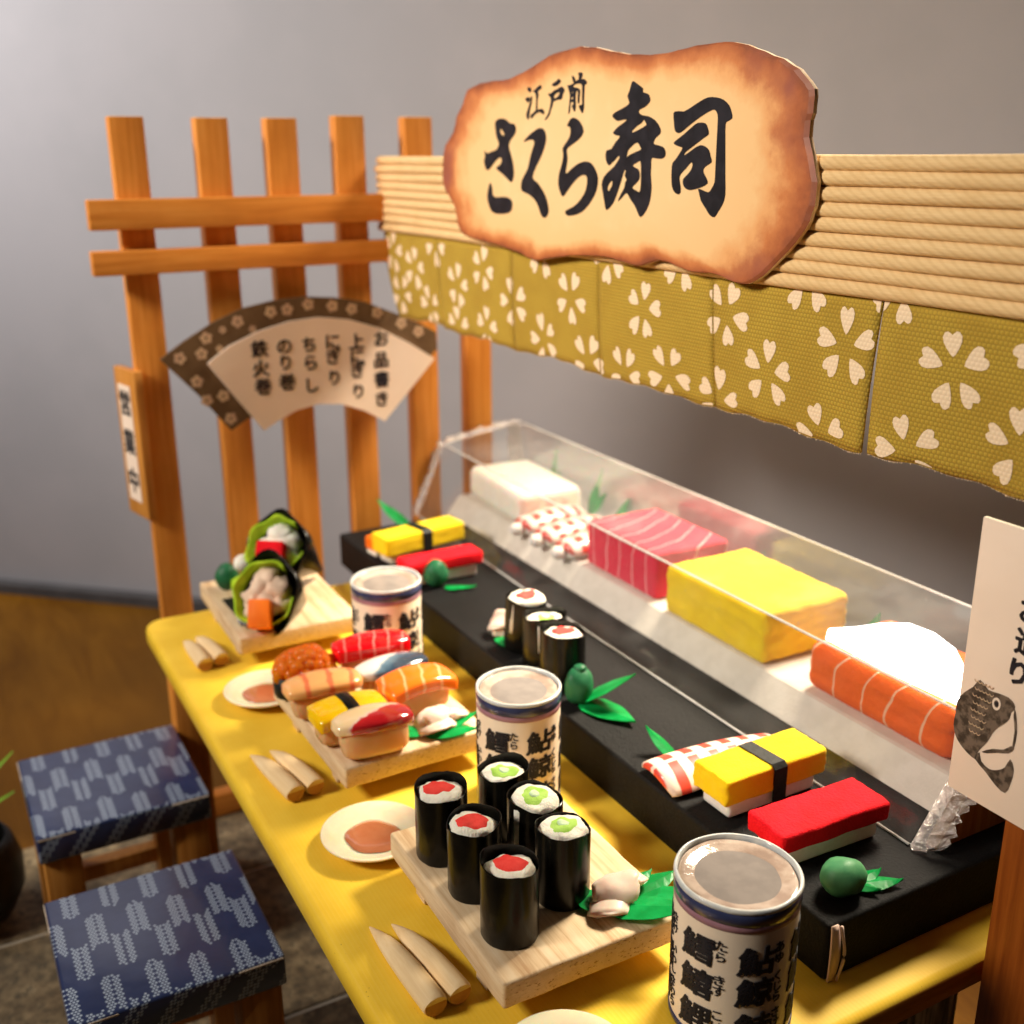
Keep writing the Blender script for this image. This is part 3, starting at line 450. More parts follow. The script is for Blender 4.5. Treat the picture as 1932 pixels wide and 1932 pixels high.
# ================================================================ beam of straw cords
bt = thing('cord_beam', 'long beam faced with stacked straw coloured cords above the counter', 'beam', (-2.0, 7.1, 8.7)); BO = Vector((-2.0, 7.1, 8.7))
lbox('backing_board', -1.95, 18.3, 7.02, 7.262, 8.72, 10.40, M['backing'], bt, BO, .02)
for i in range(9):
    zc = 8.785+i*.2005; x0 = -2.02+(.10 if i == 8 else random.uniform(-.05, .03)); path = [(x+2.0, 6.97-7.1+.008*math.sin(x*1.3+i), zc-8.7+.007*math.sin(x*.9+i*2)) for x in [x0+(18.3-x0)*j/60 for j in range(61)]]
    vs, fs = tube(path, .106, 12); mk('cord', vs, fs, M['cord'], bt, True)
# ================================================================ cloth curtain
nt_ = thing('noren_curtain', 'short olive cloth curtain with pale cherry blossoms hanging under the beam', 'curtain', (-2, 7.05, 6.6)); CO = Vector((-2, 7.05, 6.6))
edges = [-2.0, 1.30, 4.88, 8.15, 11.42, 14.90, 18.2]; ZT, ZL = 8.70, 6.60
def cloth_y(x, z):
    t = (ZT-z)/(ZT-ZL); return 6.99+.05*t*math.sin(x*1.15+.6)+.04*t*math.sin(x*2.3+1)+(.10*t*t)
gaps = {0: (0, 0), 1: (.02, .10), 2: (.025, .03), 3: (.012, .03), 4: (.012, .03), 5: (.03, .14), 6: (0, 0)}
def panel_lim(i, z):
    t = max(0, min(1, (ZT-z)/(ZT-ZL))); g0 = gaps[i]; g1 = gaps[i+1]
    a = edges[i]+(g0[0]+(g0[1]-g0[0])*t)/2; b2 = edges[i+1]-(g1[0]+(g1[1]-g1[0])*t)/2
    if i == 0: a += .12+.78*t*t
    if i == 4: b2 -= .12*t
    if i == 5: a -= .14*t
    return a, b2
def heart(cx, cz, ang, L=.36, Wd=.30):
    raw = [(0, 0), (.10, .10), (.34, .24), (.58, .34), (.80, .36), (.96, .28), (1.0, .17), (.93, .07), (.86, 0), (.93, -.07), (1.0, -.17), (.96, -.28), (.80, -.36), (.58, -.34), (.34, -.24), (.10, -.10)]
    c, s = math.cos(ang), math.sin(ang); r0 = .17
    return [(cx+(r0+u*L)*c-v*Wd*1.2*s, cz+(r0+u*L)*s+v*Wd*1.2*c) for u, v in raw]
BL = [(-1.3, 8.2), (-.1, 7.9), (.6, 7.0), (2.3, 7.7), (1.2, 8.55), (3.6, 8.15), (4.9, 7.6), (3.7, 6.85), (6.0, 6.95), (7.2, 7.9), (6.1, 8.7), (7.75, 6.8), (9.6, 7.95), (8.5, 8.8), (9.0, 6.75), (10.3, 6.95), (11.75, 8.15), (12.75, 7.35), (13.5, 8.85), (14.3, 8.0), (13.9, 6.65), (11.5, 6.75), (15.5, 6.75), (16.1, 7.95), (17.1, 7.2), (17.4, 8.5), (10.6, 8.9), (15.2, 8.9), (2.2, 6.75), (-.9, 7.2)]
def clip(poly, inside, inter):
    out = []
    for i in range(len(poly)):
        a, b2 = poly[i-1], poly[i]; ia, ib = inside(a), inside(b2)
        if ia != ib: out.append(inter(a, b2))
        if ib: out.append(b2)
    return out
def clip_v(poly, f):
    def inter(a, b2):
        fa, fb = f(a), f(b2); t = fa/(fa-fb); return (a[0]+(b2[0]-a[0])*t, a[1]+(b2[1]-a[1])*t)
    return clip(poly, lambda p: f(p) >= 0, inter) if poly else poly
hearts = []
rh = random.Random(5)
for cx, cz in BL:
    a0 = rh.uniform(0, 6.28)
    for k in range(5): hearts.append(heart(cx, cz, a0+k*2*math.pi/5+rh.uniform(-.12, .12), rh.uniform(.31, .38), rh.uniform(.29, .35)))
for i in range(6):
    nx, nz = 22, 14; vs = []; fs = []
    for s in (0, 1):
        for j in range(nz+1):
            z = ZT+(ZL-ZT)*j/nz; 
            for k in range(nx+1):
                a, b2 = panel_lim(i, z); x = a+(b2-a)*k/nx; zz = z+(.035*math.sin(x*2.1)+.018*math.sin(x*7+i))*(j/nz)
                vs.append((x-CO.x, cloth_y(x, z)+s*.035-CO.y, zz-CO.z))
    n1 = (nx+1)*(nz+1); q = lambda s, j, k: s*n1+j*(nx+1)+k
    for j in range(nz):
        for k in range(nx): fs += [(q(0, j, k), q(0, j, k+1), q(0, j+1, k+1), q(0, j+1, k)), (q(1, j, k), q(1, j+1, k), q(1, j+1, k+1), q(1, j, k+1))]
    for j in range(nz): fs += [(q(0, j, 0), q(0, j+1, 0), q(1, j+1, 0), q(1, j, 0)), (q(0, j, nx), q(1, j, nx), q(1, j+1, nx), q(0, j+1, nx))]
    for k in range(nx): fs += [(q(0, nz, k), q(0, nz, k+1), q(1, nz, k+1), q(1, nz, k)), (q(0, 0, k), q(1, 0, k), q(1, 0, k+1), q(0, 0, k+1))]
    pn = mk('cloth_panel', vs, fs, M['olive'], nt_, True)
    for h in hearts:
        p = clip_v(h, lambda p: p[0]-panel_lim(i, p[1])[0]-.01); p = clip_v(p, lambda p: panel_lim(i, p[1])[1]-.01-p[0]); p = clip_v(p, lambda p: p[1]-ZL-.02); p = clip_v(p, lambda p: ZT-p[1])
        if len(p) < 3: continue
        c = (sum(a for a, _ in p)/len(p), sum(b2 for _, b2 in p)/len(p)); pv = []
        for (x, z) in p+[c]:
            t = (ZT-z)/(ZT-ZL); pv.append((x-CO.x, cloth_y(x, z)-.007-CO.y, z+(.035*math.sin(x*2.1)+.018*math.sin(x*7+i))*t-CO.z))
        m_ = len(p); mk('printed_petal', pv, [(k, (k+1) % m_, m_) for k in range(m_)], M['cream'], pn)
    # frayed lower hem
    hv, hf = [], []
    for k in range(150):
        a, b2 = panel_lim(i, ZL); x = a+(b2-a)*(k+random.random())/150; zz = ZL+.035*math.sin(x*2.1)+.018*math.sin(x*7+i); yy = cloth_y(x, ZL)-CO.y+.015; d = random.uniform(.01, .035); b0 = len(hv)
        hv += [(x-.012-CO.x, yy, zz+.01-CO.z), (x+.012-CO.x, yy, zz+.01-CO.z), (x+random.uniform(-.02, .02)-CO.x, yy, zz-d-CO.z)]; hf.append((b0, b0+1, b0+2))
    h_ = mk('hem_fray', hv, hf, M['cream'], pn); h_['kind'] = 'stuff'
# ================================================================ shop sign
sg_ = thing('shop_sign', 'wavy edged scorched wood shop sign with large black brush lettering', 'sign', (8.2, 6.7, 8.5)); SO = Vector((8.2, 6.7, 8.5))
YS = 6.74
ol = smooth_poly(SIGN_OUTLINE, 1); rj = random.Random(2); ol = [(x+rj.uniform(-.012, .012), z+rj.uniform(-.012, .012)) for x, z in ol]
cx, cz = 8.2, 10.15; tz = [1, .985, .95, .9, .84, .78, .7, .6, .45, .25]; vs = []; ev = []; fs = []; n = len(ol)
for t in tz:
    for x, z in ol:
        y = YS+(.03 if t == 1 else 0); vs.append((cx+(x-cx)*t-SO.x, y-SO.y, cz+(z-cz)*t-SO.z)); ev.append(max(0, (t-.35)/.65))
vs.append((cx-SO.x, YS-SO.y, cz-SO.z)); ev.append(0)
for i in range(len(tz)-1):
    for j in range(n): fs.append((i*n+j, i*n+(j+1) % n, (i+1)*n+(j+1) % n, (i+1)*n+j))
for j in range(n): fs.append(((len(tz)-1)*n+j, (len(tz)-1)*n+(j+1) % n, len(tz)*n))
bo = len(vs)
face = mk('sign_face', vs, fs, M['sign'], sg_); at = face.data.attributes.new('edge', 'FLOAT', 'POINT')
for i, v in enumerate(ev): at.data[i].value = v
vs, fs = [], []
for y, t in ((YS+.031, .9995), (YS+.07, 1.0), (YS+.105, .998)):
    for x, z in ol: vs.append((cx+(x-cx)*t-SO.x, y-SO.y, cz+(z-cz)*t-SO.z))
for i in range(2):
    for j in range(n): fs.append((i*n+j, i*n+(j+1) % n, (i+1)*n+(j+1) % n, (i+1)*n+j))
fs.append(tuple(2*n+j for j in range(n))); mk('sign_slab', vs, fs, M['sign_edge'], sg_)
lbox('sign_spacer', 4.6, 12.0, YS+.107, 6.862, 9.0, 10.3, M['backing'], sg_, SO, .01)
for g in GLYPHS: flat('brush_character', g, lambda u, v, d: (u-SO.x, YS-.006+d-SO.y, v-SO.z), .006, M['ink'], sg_, sm=1)
# ================================================================ fan menu
fn_ = thing('fan_menu', 'fan shaped paper menu with six columns of writing on a brown blossom fan', 'menu', (-1.45, 5, 3.9)); QO = Vector((-1.45, 5, 3.9))
flat('fan_backing', [FAN_BACK], lambda u, v, d: (-1.50+d-QO.x, u-QO.y, v-QO.z), .05, M['fan_brown'], fn_, sm=0)
flat('fan_paper', [FAN_FRONT], lambda u, v, d: (-1.40+d-QO.x, u-QO.y, v-QO.z), .04, M['paper'], fn_, sm=0)
for k, (y, z) in enumerate(FAN_FLOWERS):
    r = .15 if k not in (3, 5, 18) else .09; a0 = random.uniform(0, 6); bl = []
    for p in range(5):
        a = a0+p*2*math.pi/5; cxp, czp = y+.62*r*math.cos(a), z+.62*r*math.sin(a)
        bl.append(flat('t', [[(cxp+.42*r*math.cos(q*math.pi/4), czp+.42*r*math.sin(q*math.pi/4)) for q in range(8)]], lambda u, v, d: (-1.446+d-QO.x, u-QO.y, v-QO.z), .003, M['blossom_print'], fn_, sm=0))
    join(bl, 'printed_blossom', M['blossom_print'], fn_)
for ch, y, z in FAN_TEXT: glyph('character', ch, .44 if ch not in 'りしち' else .42, lambda u, v, d, y=y, z=z: (-1.355+d-QO.x, y+u-QO.y, z+v-QO.z), .004, M['ink'], fn_, .026)
# fixing strip between fan and posts
lbox('fan_support', -1.995, -1.552, 4.2, 4.75, 5.2, 5.7, M['stain_y'], fn_, QO, .02); lbox('fan_support', -1.995, -1.552, 6.0, 6.45, 5.2, 5.7, M['stain_y'], fn_, QO, .02)
# ================================================================ plaque on the first post
pl_ = thing('wooden_plaque', 'narrow wooden plaque with black characters on the outer fence post', 'plaque', (-2.4, .40, 1.9), R(12)); 
def pbox(name, x0, x1, y0, y1, z0, z1, mat, bev=.03): return box(name, x0, x1, y0, y1, z0, z1, mat, pl_, bev)
o = pbox('board', -.62, .60, -.13, .10, .02, 3.75, M['leg_wood']); 
for v in o.data.vertices:
    if v.co.z > 3: v.co.z -= .22*(v.co.x+.85)*.0
pbox('paper_slip', -.40, .30, -.148, -.131, .42, 3.35, M['paper'], 0)
for i, ch in enumerate('営業中'): glyph('character', ch, .66, lambda u, v, d, i=i: (-.05+u, -.153+d, 2.86-i*.98+v), .004, M['ink'], pl_, .03)
# ================================================================ near menu card with fish
mc = thing('fish_menu_card', 'tall paper card with a sepia fish drawing on the near post', 'sign', (17.8, 7.02, 2.5)); MO = Vector((17.8, 7.02, 2.5))
o = lbox('card', 16.80, 18.75, 6.99, 7.06, 2.50, 6.27, M['paper'], mc, MO, .012); o.data.materials.append(M['paper_edge'])
for p in o.data.polygons:
    if abs(p.normal.y) < .6: p.material_index = 1
lbox('card_spacer', 17.6, 18.1, 7.062, 7.268, 3.2, 5.6, M['backing'], mc, MO, .01)
pf_ = lambda dd: (lambda u, v, d: (u-MO.x, 6.987-dd+d-MO.y, v-MO.z))
flat('fish_body', [FISH_BODY], pf_(.002), .003, M['brown_ink'], mc, 1); flat('fish_tail', [FISH_TAIL], pf_(.002), .003, M['brown_ink'], mc, 1); flat('fish_fin', [FISH_FIN], pf_(.003), .003, M['brown_ink'], mc, 1); flat('fish_outline', [FISH_LIP], pf_(.002), .003, M['brown_ink'], mc, 1)
ex, ez = FISH_EYE[0]
ring = lambda r, k=16: [(ex+r*.72*math.cos(6.2832*q/k), ez+r*math.sin(6.2832*q/k)) for q in range(k)]
flat('fish_eye', [ring(.085), ring(.05)], pf_(.010), .003, M['paper'], mc, 0); flat('fish_pupil', [ring(.03)], pf_(.010), .003, M['ink'], mc, 0)
scl = []
for i in range(7):
    for j in range(9):
        u, v = 17.03+i*.055+.02*(j % 2), 4.18-j*.10
        if not (abs(u-17.12) < .17-.012*j and v > 3.45): continue
        arc = [(u+.035*math.cos(a), v+.05*math.sin(a)) for a in [R(200+140*q/6) for q in range(7)]]; arc += [(u+.026*math.cos(a), v+.038*math.sin(a)) for a in [R(340-140*q/6) for q in range(7)]]
        scl.append(flat('t', [arc], pf_(.012), .002, M['paper'], mc, 0))
if scl: join(scl, 'scale_lines', M['blossom_print'], mc)['kind'] = 'stuff'
for ch, u0, v0 in MENU_TEXT: glyph('character', ch, .37, lambda u, v, d, u0=u0, v0=v0: (u0+.11+u-MO.x, 6.985+d-MO.y, v0+v-MO.z), .004, M['ink'], mc, .03)
# ================================================================ stools
def make_stool(loc, label):
    t = thing('stool', label, 'stool', loc, 0, 'stools in front of the counter'); h = -2.5-ZB-.03
    s = 1.74
    bm = box_bm(-s, s, -s, s, h-.62, h, .05, 3)
    mkb('seat', bm, M['indigo'], t, autos=40)
    for sx in (-1, 1):
        for sy in (-1, 1): box('leg', sx*1.3-.36, sx*1.3+.36, sy*1.3-.36, sy*1.3+.36, 0, h-.622, M['leg_wood'], t, .03)
    for sx in (-1, 1): box('rung', sx*1.3-.18, sx*1.3+.18, -.94, .94, 1.0, 1.4, M['leg_wood'], t, .02)
    for x0, x1, sx in ((-1.72, -1.0, 1), (.95, 1.71, 1)): box('torn_edge', s-.01, s+.012, x0, x1, h-.075, h-.042, M['torn'], t, .006, 1, .006)
    box('torn_edge', -s+.03, -s+.9, -s-.012, -s+.01, h-.10, h-.03, M['torn'], t, .006, 1)
    return t
make_stool((2.24, -1.72, ZB+.03), 'farther blue patterned stool, by the far end of the counter'); 
st2 = make_stool((7.9, -1.86, ZB+.03), 'nearer blue patterned stool, in the lower left corner'); st2.rotation_euler.z = R(-.6)
# ================================================================ plant pot at the left edge
pp = thing('plant_pot', 'black round plant pot at the left edge of the picture', 'plant pot', (-.25, -4.95, ZB+.03))
mk('pot_body', *disc_cap([(.75, 0), (1.05, .25), (1.3, .8), (1.33, 1.4), (1.18, 1.95), (1.08, 2.1), (1.0, 2.1), (.95, 1.9), (.9, 1.75)], 40), M['pot'], pp, True)
mk('soil', *disc_cap([(.93, 1.70), (.94, 1.78)], 24), M['soil'], pp)
rl = random.Random(9)
for i in range(16):
    a = i*2.4+rl.uniform(-.3, .3); L = rl.uniform(1.6, 2.7); lean = rl.uniform(.25, .75); vs, fs = [], []
    for q in range(9):
        u = q/8; r = lean*L*u*u+.1; z = 1.75+L*u-.35*L*u*u*lean; wv = .20*math.sin(math.pi*min(1, u*.92+.08))+.004
        for s, dz in ((-1, 0), (0, -.04), (1, 0)): vs.append((r*math.cos(a)-s*wv*math.sin(a), r*math.sin(a)+s*wv*math.cos(a), z+dz*-1))
    for q in range(8):
        for s in (0, 1): fs.append((q*3+s, q*3+s+1, q*3+s+4, q*3+s+3))
    mk('leaf', vs, fs, M['plant_leaf'], pp, True)
# ================================================================ black tray
tr_ = thing('black_tray', 'long black grained serving tray standing on the counter', 'tray', (7.65, 8.3, 0.003)); TO = Vector((7.65, 8.3, .003))
box('tray_block', -1.42-TO.x, 16.7-TO.x, 5.15-TO.y, 11.6-TO.y, 0, .9-TO.z, M['black_tray'], tr_, .07, 3)
vs, fs = [], []
for q in range(13):      # folded ribbon tag on the near corner
    a = math.pi*q/12; z = .72-.62*q/12 if q < 12 else .05
    wv = .055+.03*math.sin(a)
    for s in (-1, 1): vs.append((.03+.05*math.sin(a)*.8+.01, s*wv, .90-.88*q/12-.0))
for q in range(12): fs.append((2*q, 2*q+1, 2*q+3, 2*q+2))
o = mk('ribbon_tag', vs, fs, M['tag'], tr_, True, (16.7-TO.x, 5.24-TO.y, 0)); sd = o.modifiers.new('s', 'SOLIDIFY'); sd.thickness = .03
vs, fs = tube([(.06+.05*math.sin(math.pi*q/12), .105-.02*math.cos(math.pi*q/6), .88-.86*q/12) for q in range(13)], .022, 6); mk('ribbon_fold', vs, fs, M['tag'], tr_, True, (16.7-TO.x, 5.24-TO.y, 0))
# ================================================================ boards
BZ = .7
def make_board(label, x0, x1, y0, y1, rz):
    cx, cy = (x0+x1)/2, (y0+y1)/2; L, Wd = x1-x0, y1-y0
    t = thing('serving_board', label, 'serving board', (cx, cy, .003), R(rz), 'wooden serving boards on the counter')
    bm = box_bm(-L/2, L/2, -Wd/2, Wd/2, .30, BZ-.003, .045, 3)
    bmesh.ops.subdivide_edges(bm, edges=[e for e in bm.edges if e.calc_length() > 1], cuts=14, use_grid_fill=True)
    from mathutils import noise as N
    for v in bm.verts: v.co += Vector((0, 0, .012*N.noise(v.co*2.5)))+Vector((N.noise(v.co*3+Vector((5, 0, 0))), N.noise(v.co*3+Vector((0, 7, 0))), 0))*.015
    o = mkb('plank', bm, [M['balsa'], M['endgrain']], t, autos=45)
    for p in o.data.polygons:
        if abs(p.normal.x) > .75: p.material_index = 1
    for sx in (-1, 1): box('foot', sx*L*.27-.16, sx*L*.27+.16, -Wd/2+.12, Wd/2-.12, 0, .299, [M['balsa']], t, .03, 2, .012)
    return t
make_board('pale board farthest away, carrying two seaweed hand rolls', -.18, 3.55, 1.08, 3.80, -1)
make_board('pale board in the middle, carrying seven glossy sushi pieces', 5.76, 9.58, 1.10, 3.86, 1.0)
make_board('pale board nearest the camera, carrying six seaweed rolls', 11.66, 15.36, 1.06, 3.86, -.5)
# ================================================================ seaweed rolls
def make_maki(loc, kind, label, group, r=.385, h=1.1, tilt=(0, 0), seed=0, sink=.10):
    t = thing('seaweed_roll', label, 'sushi roll', loc, seed*1.3, group, tilt[0], tilt[1]); rn = random.Random(seed+40)
    seg = 44; vs, fs = [], []; p1, p2 = rn.uniform(0, 6), rn.uniform(0, 6); ell = rn.uniform(.0, .06)
    def ring(rad, z, top=False):
        for j in range(seg):
            a = 2*math.pi*j/seg; q = rad*(1+ell*math.cos(2*a+p1)+.006*math.sin(5*a+p2+z*2)+.004*math.sin(11*a+z*5)+(.022 if (a-p2) % 6.2832 < .5 and rad > r*.9 else 0)); zz = z+(.045*math.sin(a+p2)+.02*math.sin(3*a+p1)+rn.uniform(-.006, .006) if top else 0)
            vs.append((q*math.cos(a), q*math.sin(a), zz))
    prof = [(r*.97, 0, 0), (r, .03, 0), (r*1.0, h*.5, 0), (r*1.0, h, 1), (r-.012, h+.002, 1), (r-.016, h*.75, 0)]
    for rad, z, tp in prof: ring(rad, z, tp)
    for i in range(len(prof)-1):
        for j in range(seg): fs.append((i*seg+j, i*seg+(j+1) % seg, (i+1)*seg+(j+1) % seg, (i+1)*seg+j))
    fs.append(tuple(range(seg))); mk('nori_wrap', vs, fs, M['nori'], t, True).data.set_sharp_from_angle(angle=R(40))
    from mathutils import noise as N
    rs = [0, .2, .4, .55, .7, .82, .92, .985]; vs, fs = [], []; off = Vector((rn.uniform(0, 50), 0, 0)); sh = (rn.uniform(-.03, .03), rn.uniform(-.03, .03))
    tx, ty = rn.uniform(-.07, .07), rn.uniform(-.07, .07)
    def rz(x, y, fr): return h-sink+.05*(1-fr**3)*1.3+tx*x/r*.8+ty*y/r*.8+.035*N.noise(Vector((x*7, y*7, 0))+off)-.06*max(0, fr-.9)*10
    vs.append((0, 0, rz(0, 0, 0)))
    for fr in rs[1:]:
        for j in range(40):
            a = 2*math.pi*j/40; q = (r-.017)*fr*(1+(.05*math.sin(3*a+p1)+.04*math.sin(7*a+p2)-.03 if fr > .9 else 0)); x, y = q*math.cos(a), q*math.sin(a); vs.append((x, y, rz(x, y, fr)))
    for j in range(40): fs.append((0, 1+j, 1+(j+1) % 40))
    for i in range(len(rs)-2):
        for j in range(40): fs.append((1+i*40+j, 1+i*40+(j+1) % 40, 1+(i+1)*40+(j+1) % 40, 1+(i+1)*40+j))
    lo = len(vs); q = len(rs)-2
    for j in range(40): x, y, z = vs[1+q*40+j]; vs.append((x, y, h*.4))
    for j in range(40): fs.append((1+q*40+j, 1+q*40+(j+1) % 40, lo+(j+1) % 40, lo+j))
    fs.append(tuple(lo+j for j in range(40))); rice = mk('rice', vs, fs, M['rice'], t, True)
    def patch(name, rad, mat, dz, sd):
        rq = random.Random(sd); a1, a2 = rq.uniform(0, 6), rq.uniform(0, 6); vs, fs = [(sh[0], sh[1], rz(*sh, .1)+dz)], []
        for i, fr in enumerate((.5, .85, 1.0)):
            for j in range(30):
                a = 2*math.pi*j/30; q2 = rad*fr*(1+.09*math.sin(2*a+a1)+.06*math.sin(3*a+a2)+.05*math.sin(7*a+a1)); x, y = sh[0]+q2*math.cos(a), sh[1]+q2*math.sin(a); vs.append((x, y, rz(x, y, q2/r)+dz*(1 if fr < 1 else -.6)))
        for j in range(30): fs.append((0, 1+j, 1+(j+1) % 30))
        for i in range(2):
            for j in range(30): fs.append((1+i*30+j, 1+i*30+(j+1) % 30, 1+(i+1)*30+(j+1) % 30, 1+(i+1)*30+j))
        return mk(name, vs, fs, mat, t, True)
    if kind == 'red': patch('tuna_filling', .225, M['red_fill'], .014, seed)
    else: patch('cucumber_filling', .205, M['green_rim'], .010, seed); patch('cucumber_core', .085, M['green_mid'], .022, seed+9)
    return t
gm = 'seaweed rolls on the nearest board'
for i, ((x, y), kind, lab) in enumerate([((12.50, 1.57), 'red', 'red centred seaweed roll at the far end of the left row'), ((13.48, 1.61), 'red', 'red centred seaweed roll in the middle of the left row'), ((14.53, 1.59), 'red', 'red centred seaweed roll standing nearest the camera'), ((12.47, 2.62), 'green', 'green centred seaweed roll in front of the middle cup'), ((13.39, 2.63), 'green', 'green centred seaweed roll in the middle of the right row'), ((14.20, 2.60), 'green', 'green centred seaweed roll beside the pink ginger')]):
    make_maki((x, y, BZ+.004), kind, lab, gm, seed=i, sink=(.07, .06, .10, .10, .02, .02)[i])
gt = 'seaweed rolls in a row on the black tray'
for i, ((x, y), kind, lab, tl) in enumerate([((7.2, 5.95), 'red', 'red centred seaweed roll farthest along on the black tray, slightly tilted', (R(5), R(4))), ((8.18, 5.87), 'green', 'green centred seaweed roll between two red ones on the tray', (0, 0)), ((9.0, 5.78), 'red', 'red centred seaweed roll on the tray behind the middle cup', (0, 0))]):
    make_maki((x, y, .906+(.02 if i == 0 else 0)), kind, lab, gt, r=.42, h=1.1, tilt=tl, seed=20+i, sink=(-.01, .12, .10)[i])
# ================================================================ leaves, ginger, wasabi
def blade(name, parent, p0, ang, L, Wd, rise=0, mat=None, curl=.05, tip=.5):
    """pointed plastic leaf with a centre crease, a real thin solid"""
    vs, fs = [], []; n = 9; c, s = math.cos(ang), math.sin(ang)
    for side in (0, 1):
        for i in range(n+1):
            u = i/n; wv = Wd/2*(min(1, u/.18)**.6)*(1-max(0, (u-tip)/(1-tip))**1.3)+.004; z = p0[2]+rise*u+curl*u*u
            for q, dz in ((-1, .0), (0, .035), (1, .0)): vs.append((p0[0]+u*L*c-q*wv*s, p0[1]+u*L*s+q*wv*c, z+dz*(1-u*.3)-side*.012))
    m_ = 3*(n+1)
    for i in range(n):
        for q in (0, 1): a = i*3+q; fs += [(a, a+1, a+4, a+3), (m_+a, m_+a+3, m_+a+4, m_+a+1)]
        fs += [(i*3, i*3+3, m_+i*3+3, m_+i*3), (i*3+2, m_+i*3+2, m_+i*3+5, i*3+5)]
    fs += [(0, m_, m_+1, 1), (1, m_+1, m_+2, 2), (n*3, n*3+1, m_+n*3+1, m_+n*3), (n*3+1, n*3+2, m_+n*3+2, m_+n*3+1)]
    return mk(name, vs, fs, mat or M['leaf'], parent)
def leaf_fan(loc, angs, label, group='green garnish leaves'):
    t = thing('garnish_leaf', label, 'leaf', loc, 0, group)
    for k, (a, L, Wd, rise) in enumerate(angs): blade('leaf_blade', t, (0, 0, .01+.013*k), R(a), L, Wd, rise)
    return t
def petal(name, parent, loc, sx, sy, ang, lift, mat, seed):
    rn = random.Random(seed); vs, fs = [], []; n = 10; c, s = math.cos(ang), math.sin(ang)
    for side in (0, 1):
        for i in range(n+1):
            for j in range(7):
                u = i/n; q = (j-3)/3; wv = sy*math.sin(math.pi*(.12+.80*u))**.7; x = (u-.5)*2*sx; y = q*wv; z = .10*math.sin(u*3.6+seed)*.8+.14*q*q*lift+.06*math.sin(3*q+seed+u*2)-side*.05
                vs.append((loc[0]+x*c-y*s, loc[1]+x*s+y*c, loc[2]+z))
    m_ = 7*(n+1)
    for i in range(n):
        for j in range(6): a = i*7+j; fs += [(a, a+1, a+8, a+7), (m_+a, m_+a+7, m_+a+8, m_+a+1)]
        fs += [(i*7, i*7+7, m_+i*7+7, m_+i*7), (i*7+6, m_+i*7+6, m_+i*7+13, i*7+13)]
    for j in range(6): fs += [(j, m_+j, m_+j+1, j+1), (n*7+j, n*7+j+1, m_+n*7+j+1, m_+n*7+j)]
    return mk(name, vs, fs, mat, parent, True)
def ginger(loc, label, spec):
    t = thing('pickled_ginger', label, 'ginger', loc, 0, 'folded pink ginger slices')
    for k, (x, y, z, sx, sy, a, tl) in enumerate(spec):
        o = blob('ginger_slice', 1, M['ginger'], t, (x, y, z), (sx, sy, .085), .32, 1.6, k*2+3, 3); o.rotation_euler = (R(tl), R(-tl*.5), R(a))
        for v in o.data.vertices: v.co.z += .35*v.co.y*v.co.y/max(sy, .05)*(1 if k % 2 == 0 else -1)+.25*v.co.x*v.co.x/max(sx, .05)*(-1 if k == 0 else .4)
    return t
leaf_fan((14.75, 2.95, BZ+.006), [(70, 1.35, .55, .10), (92, 1.3, .50, .06), (46, 1.25, .5, .18), (105, 1.0, .4, .02), (215, .5, .42, 0)], 'green leaf fan under the ginger on the nearest board')
ginger((14.78, 3.02, BZ+.11), 'folded pink ginger on the nearest board beside the front cup', [(.10, -.10, .02, .30, .20, 60, 10), (-.06, .12, .17, .34, .26, 70, 18), (-.10, .42, .10, .24, .20, 95, -14)])
leaf_fan((9.15, 2.78, BZ+.006), [(58, 1.0, .46, .08), (85, 1.05, .46, .12), (108, .95, .4, .02), (-110, .5, .4, .02)], 'green leaf fan under the ginger on the middle board')
ginger((9.15, 3.02, BZ+.12), 'pale pink ginger on the middle board beside the middle cup', [(.02, .0, .04, .40, .30, 80, 14), (-.04, .04, .16, .24, .20, 100, 20), (-.04, .42, .06, .24, .17, 75, -8)])
leaf_fan((6.55, 5.72, .909), [(20, 1.1, .34, .02), (-10, .8, .3, .02)], 'green leaf beside the ginger at the seaweed rolls on the tray')
ginger((6.45, 5.78, 1.03), 'round pale ginger slice beside the tilted seaweed roll', [(0, 0, .16, .27, .25, 30, 35), (.10, .04, .0, .24, .18, 80, 8)])
def wasabi(loc, label, r, sc_, seed, pale=False, nub=False):
    t = thing('wasabi_ball', label, 'wasabi', loc, 0, 'green wasabi lumps'); blob('wasabi_lump', r, M['wasabi_pale' if pale else 'wasabi'], t, (0, 0, r*sc_[2]*.93), sc_, .14, 1.4, seed)
    if nub: blob('wasabi_nub', r*.42, M['wasabi'], t, (-.02, .03, r*sc_[2]*1.82), (1, 1, .6), .1, 2, seed+3, 2)
    return t
wasabi((16.25, 5.82, .90), 'pale green wasabi ball at the near corner of the tray', .30, (.98, 1.1, .88), 4, True)
leaf_fan((16.22, 6.02, .909), [(62, .72, .3, .03), (88, .55, .24, .02), (30, .4, .2, .0)], 'green leaf behind the wasabi ball at the tray corner')
wasabi((9.85, 5.62, .90), 'dark green wasabi lump with a knob in the middle of the tray', .30, (.85, .92, 1.25), 8, False, True)
leaf_fan((9.8, 5.72, .912), [(12, 1.35, .62, .03), (40, 1.0, .6, .62)], 'pointed green leaf behind the dark wasabi on the tray')
wasabi((3.30, 5.80, .90), 'dark green wasabi lump in front of the far red slice', .30, (.9, .95, 1.15), 12)
leaf_fan((3.5, 5.95, .909), [(50, .75, .2, .02), (20, .45, .2, .0)], 'green leaf beside the far wasabi lump on the tray')
leaf_fan((-.95, 6.95, .909), [(215, .95, .4, .62), (190, .8, .3, .3)], 'green leaf standing at the far end of the tray')
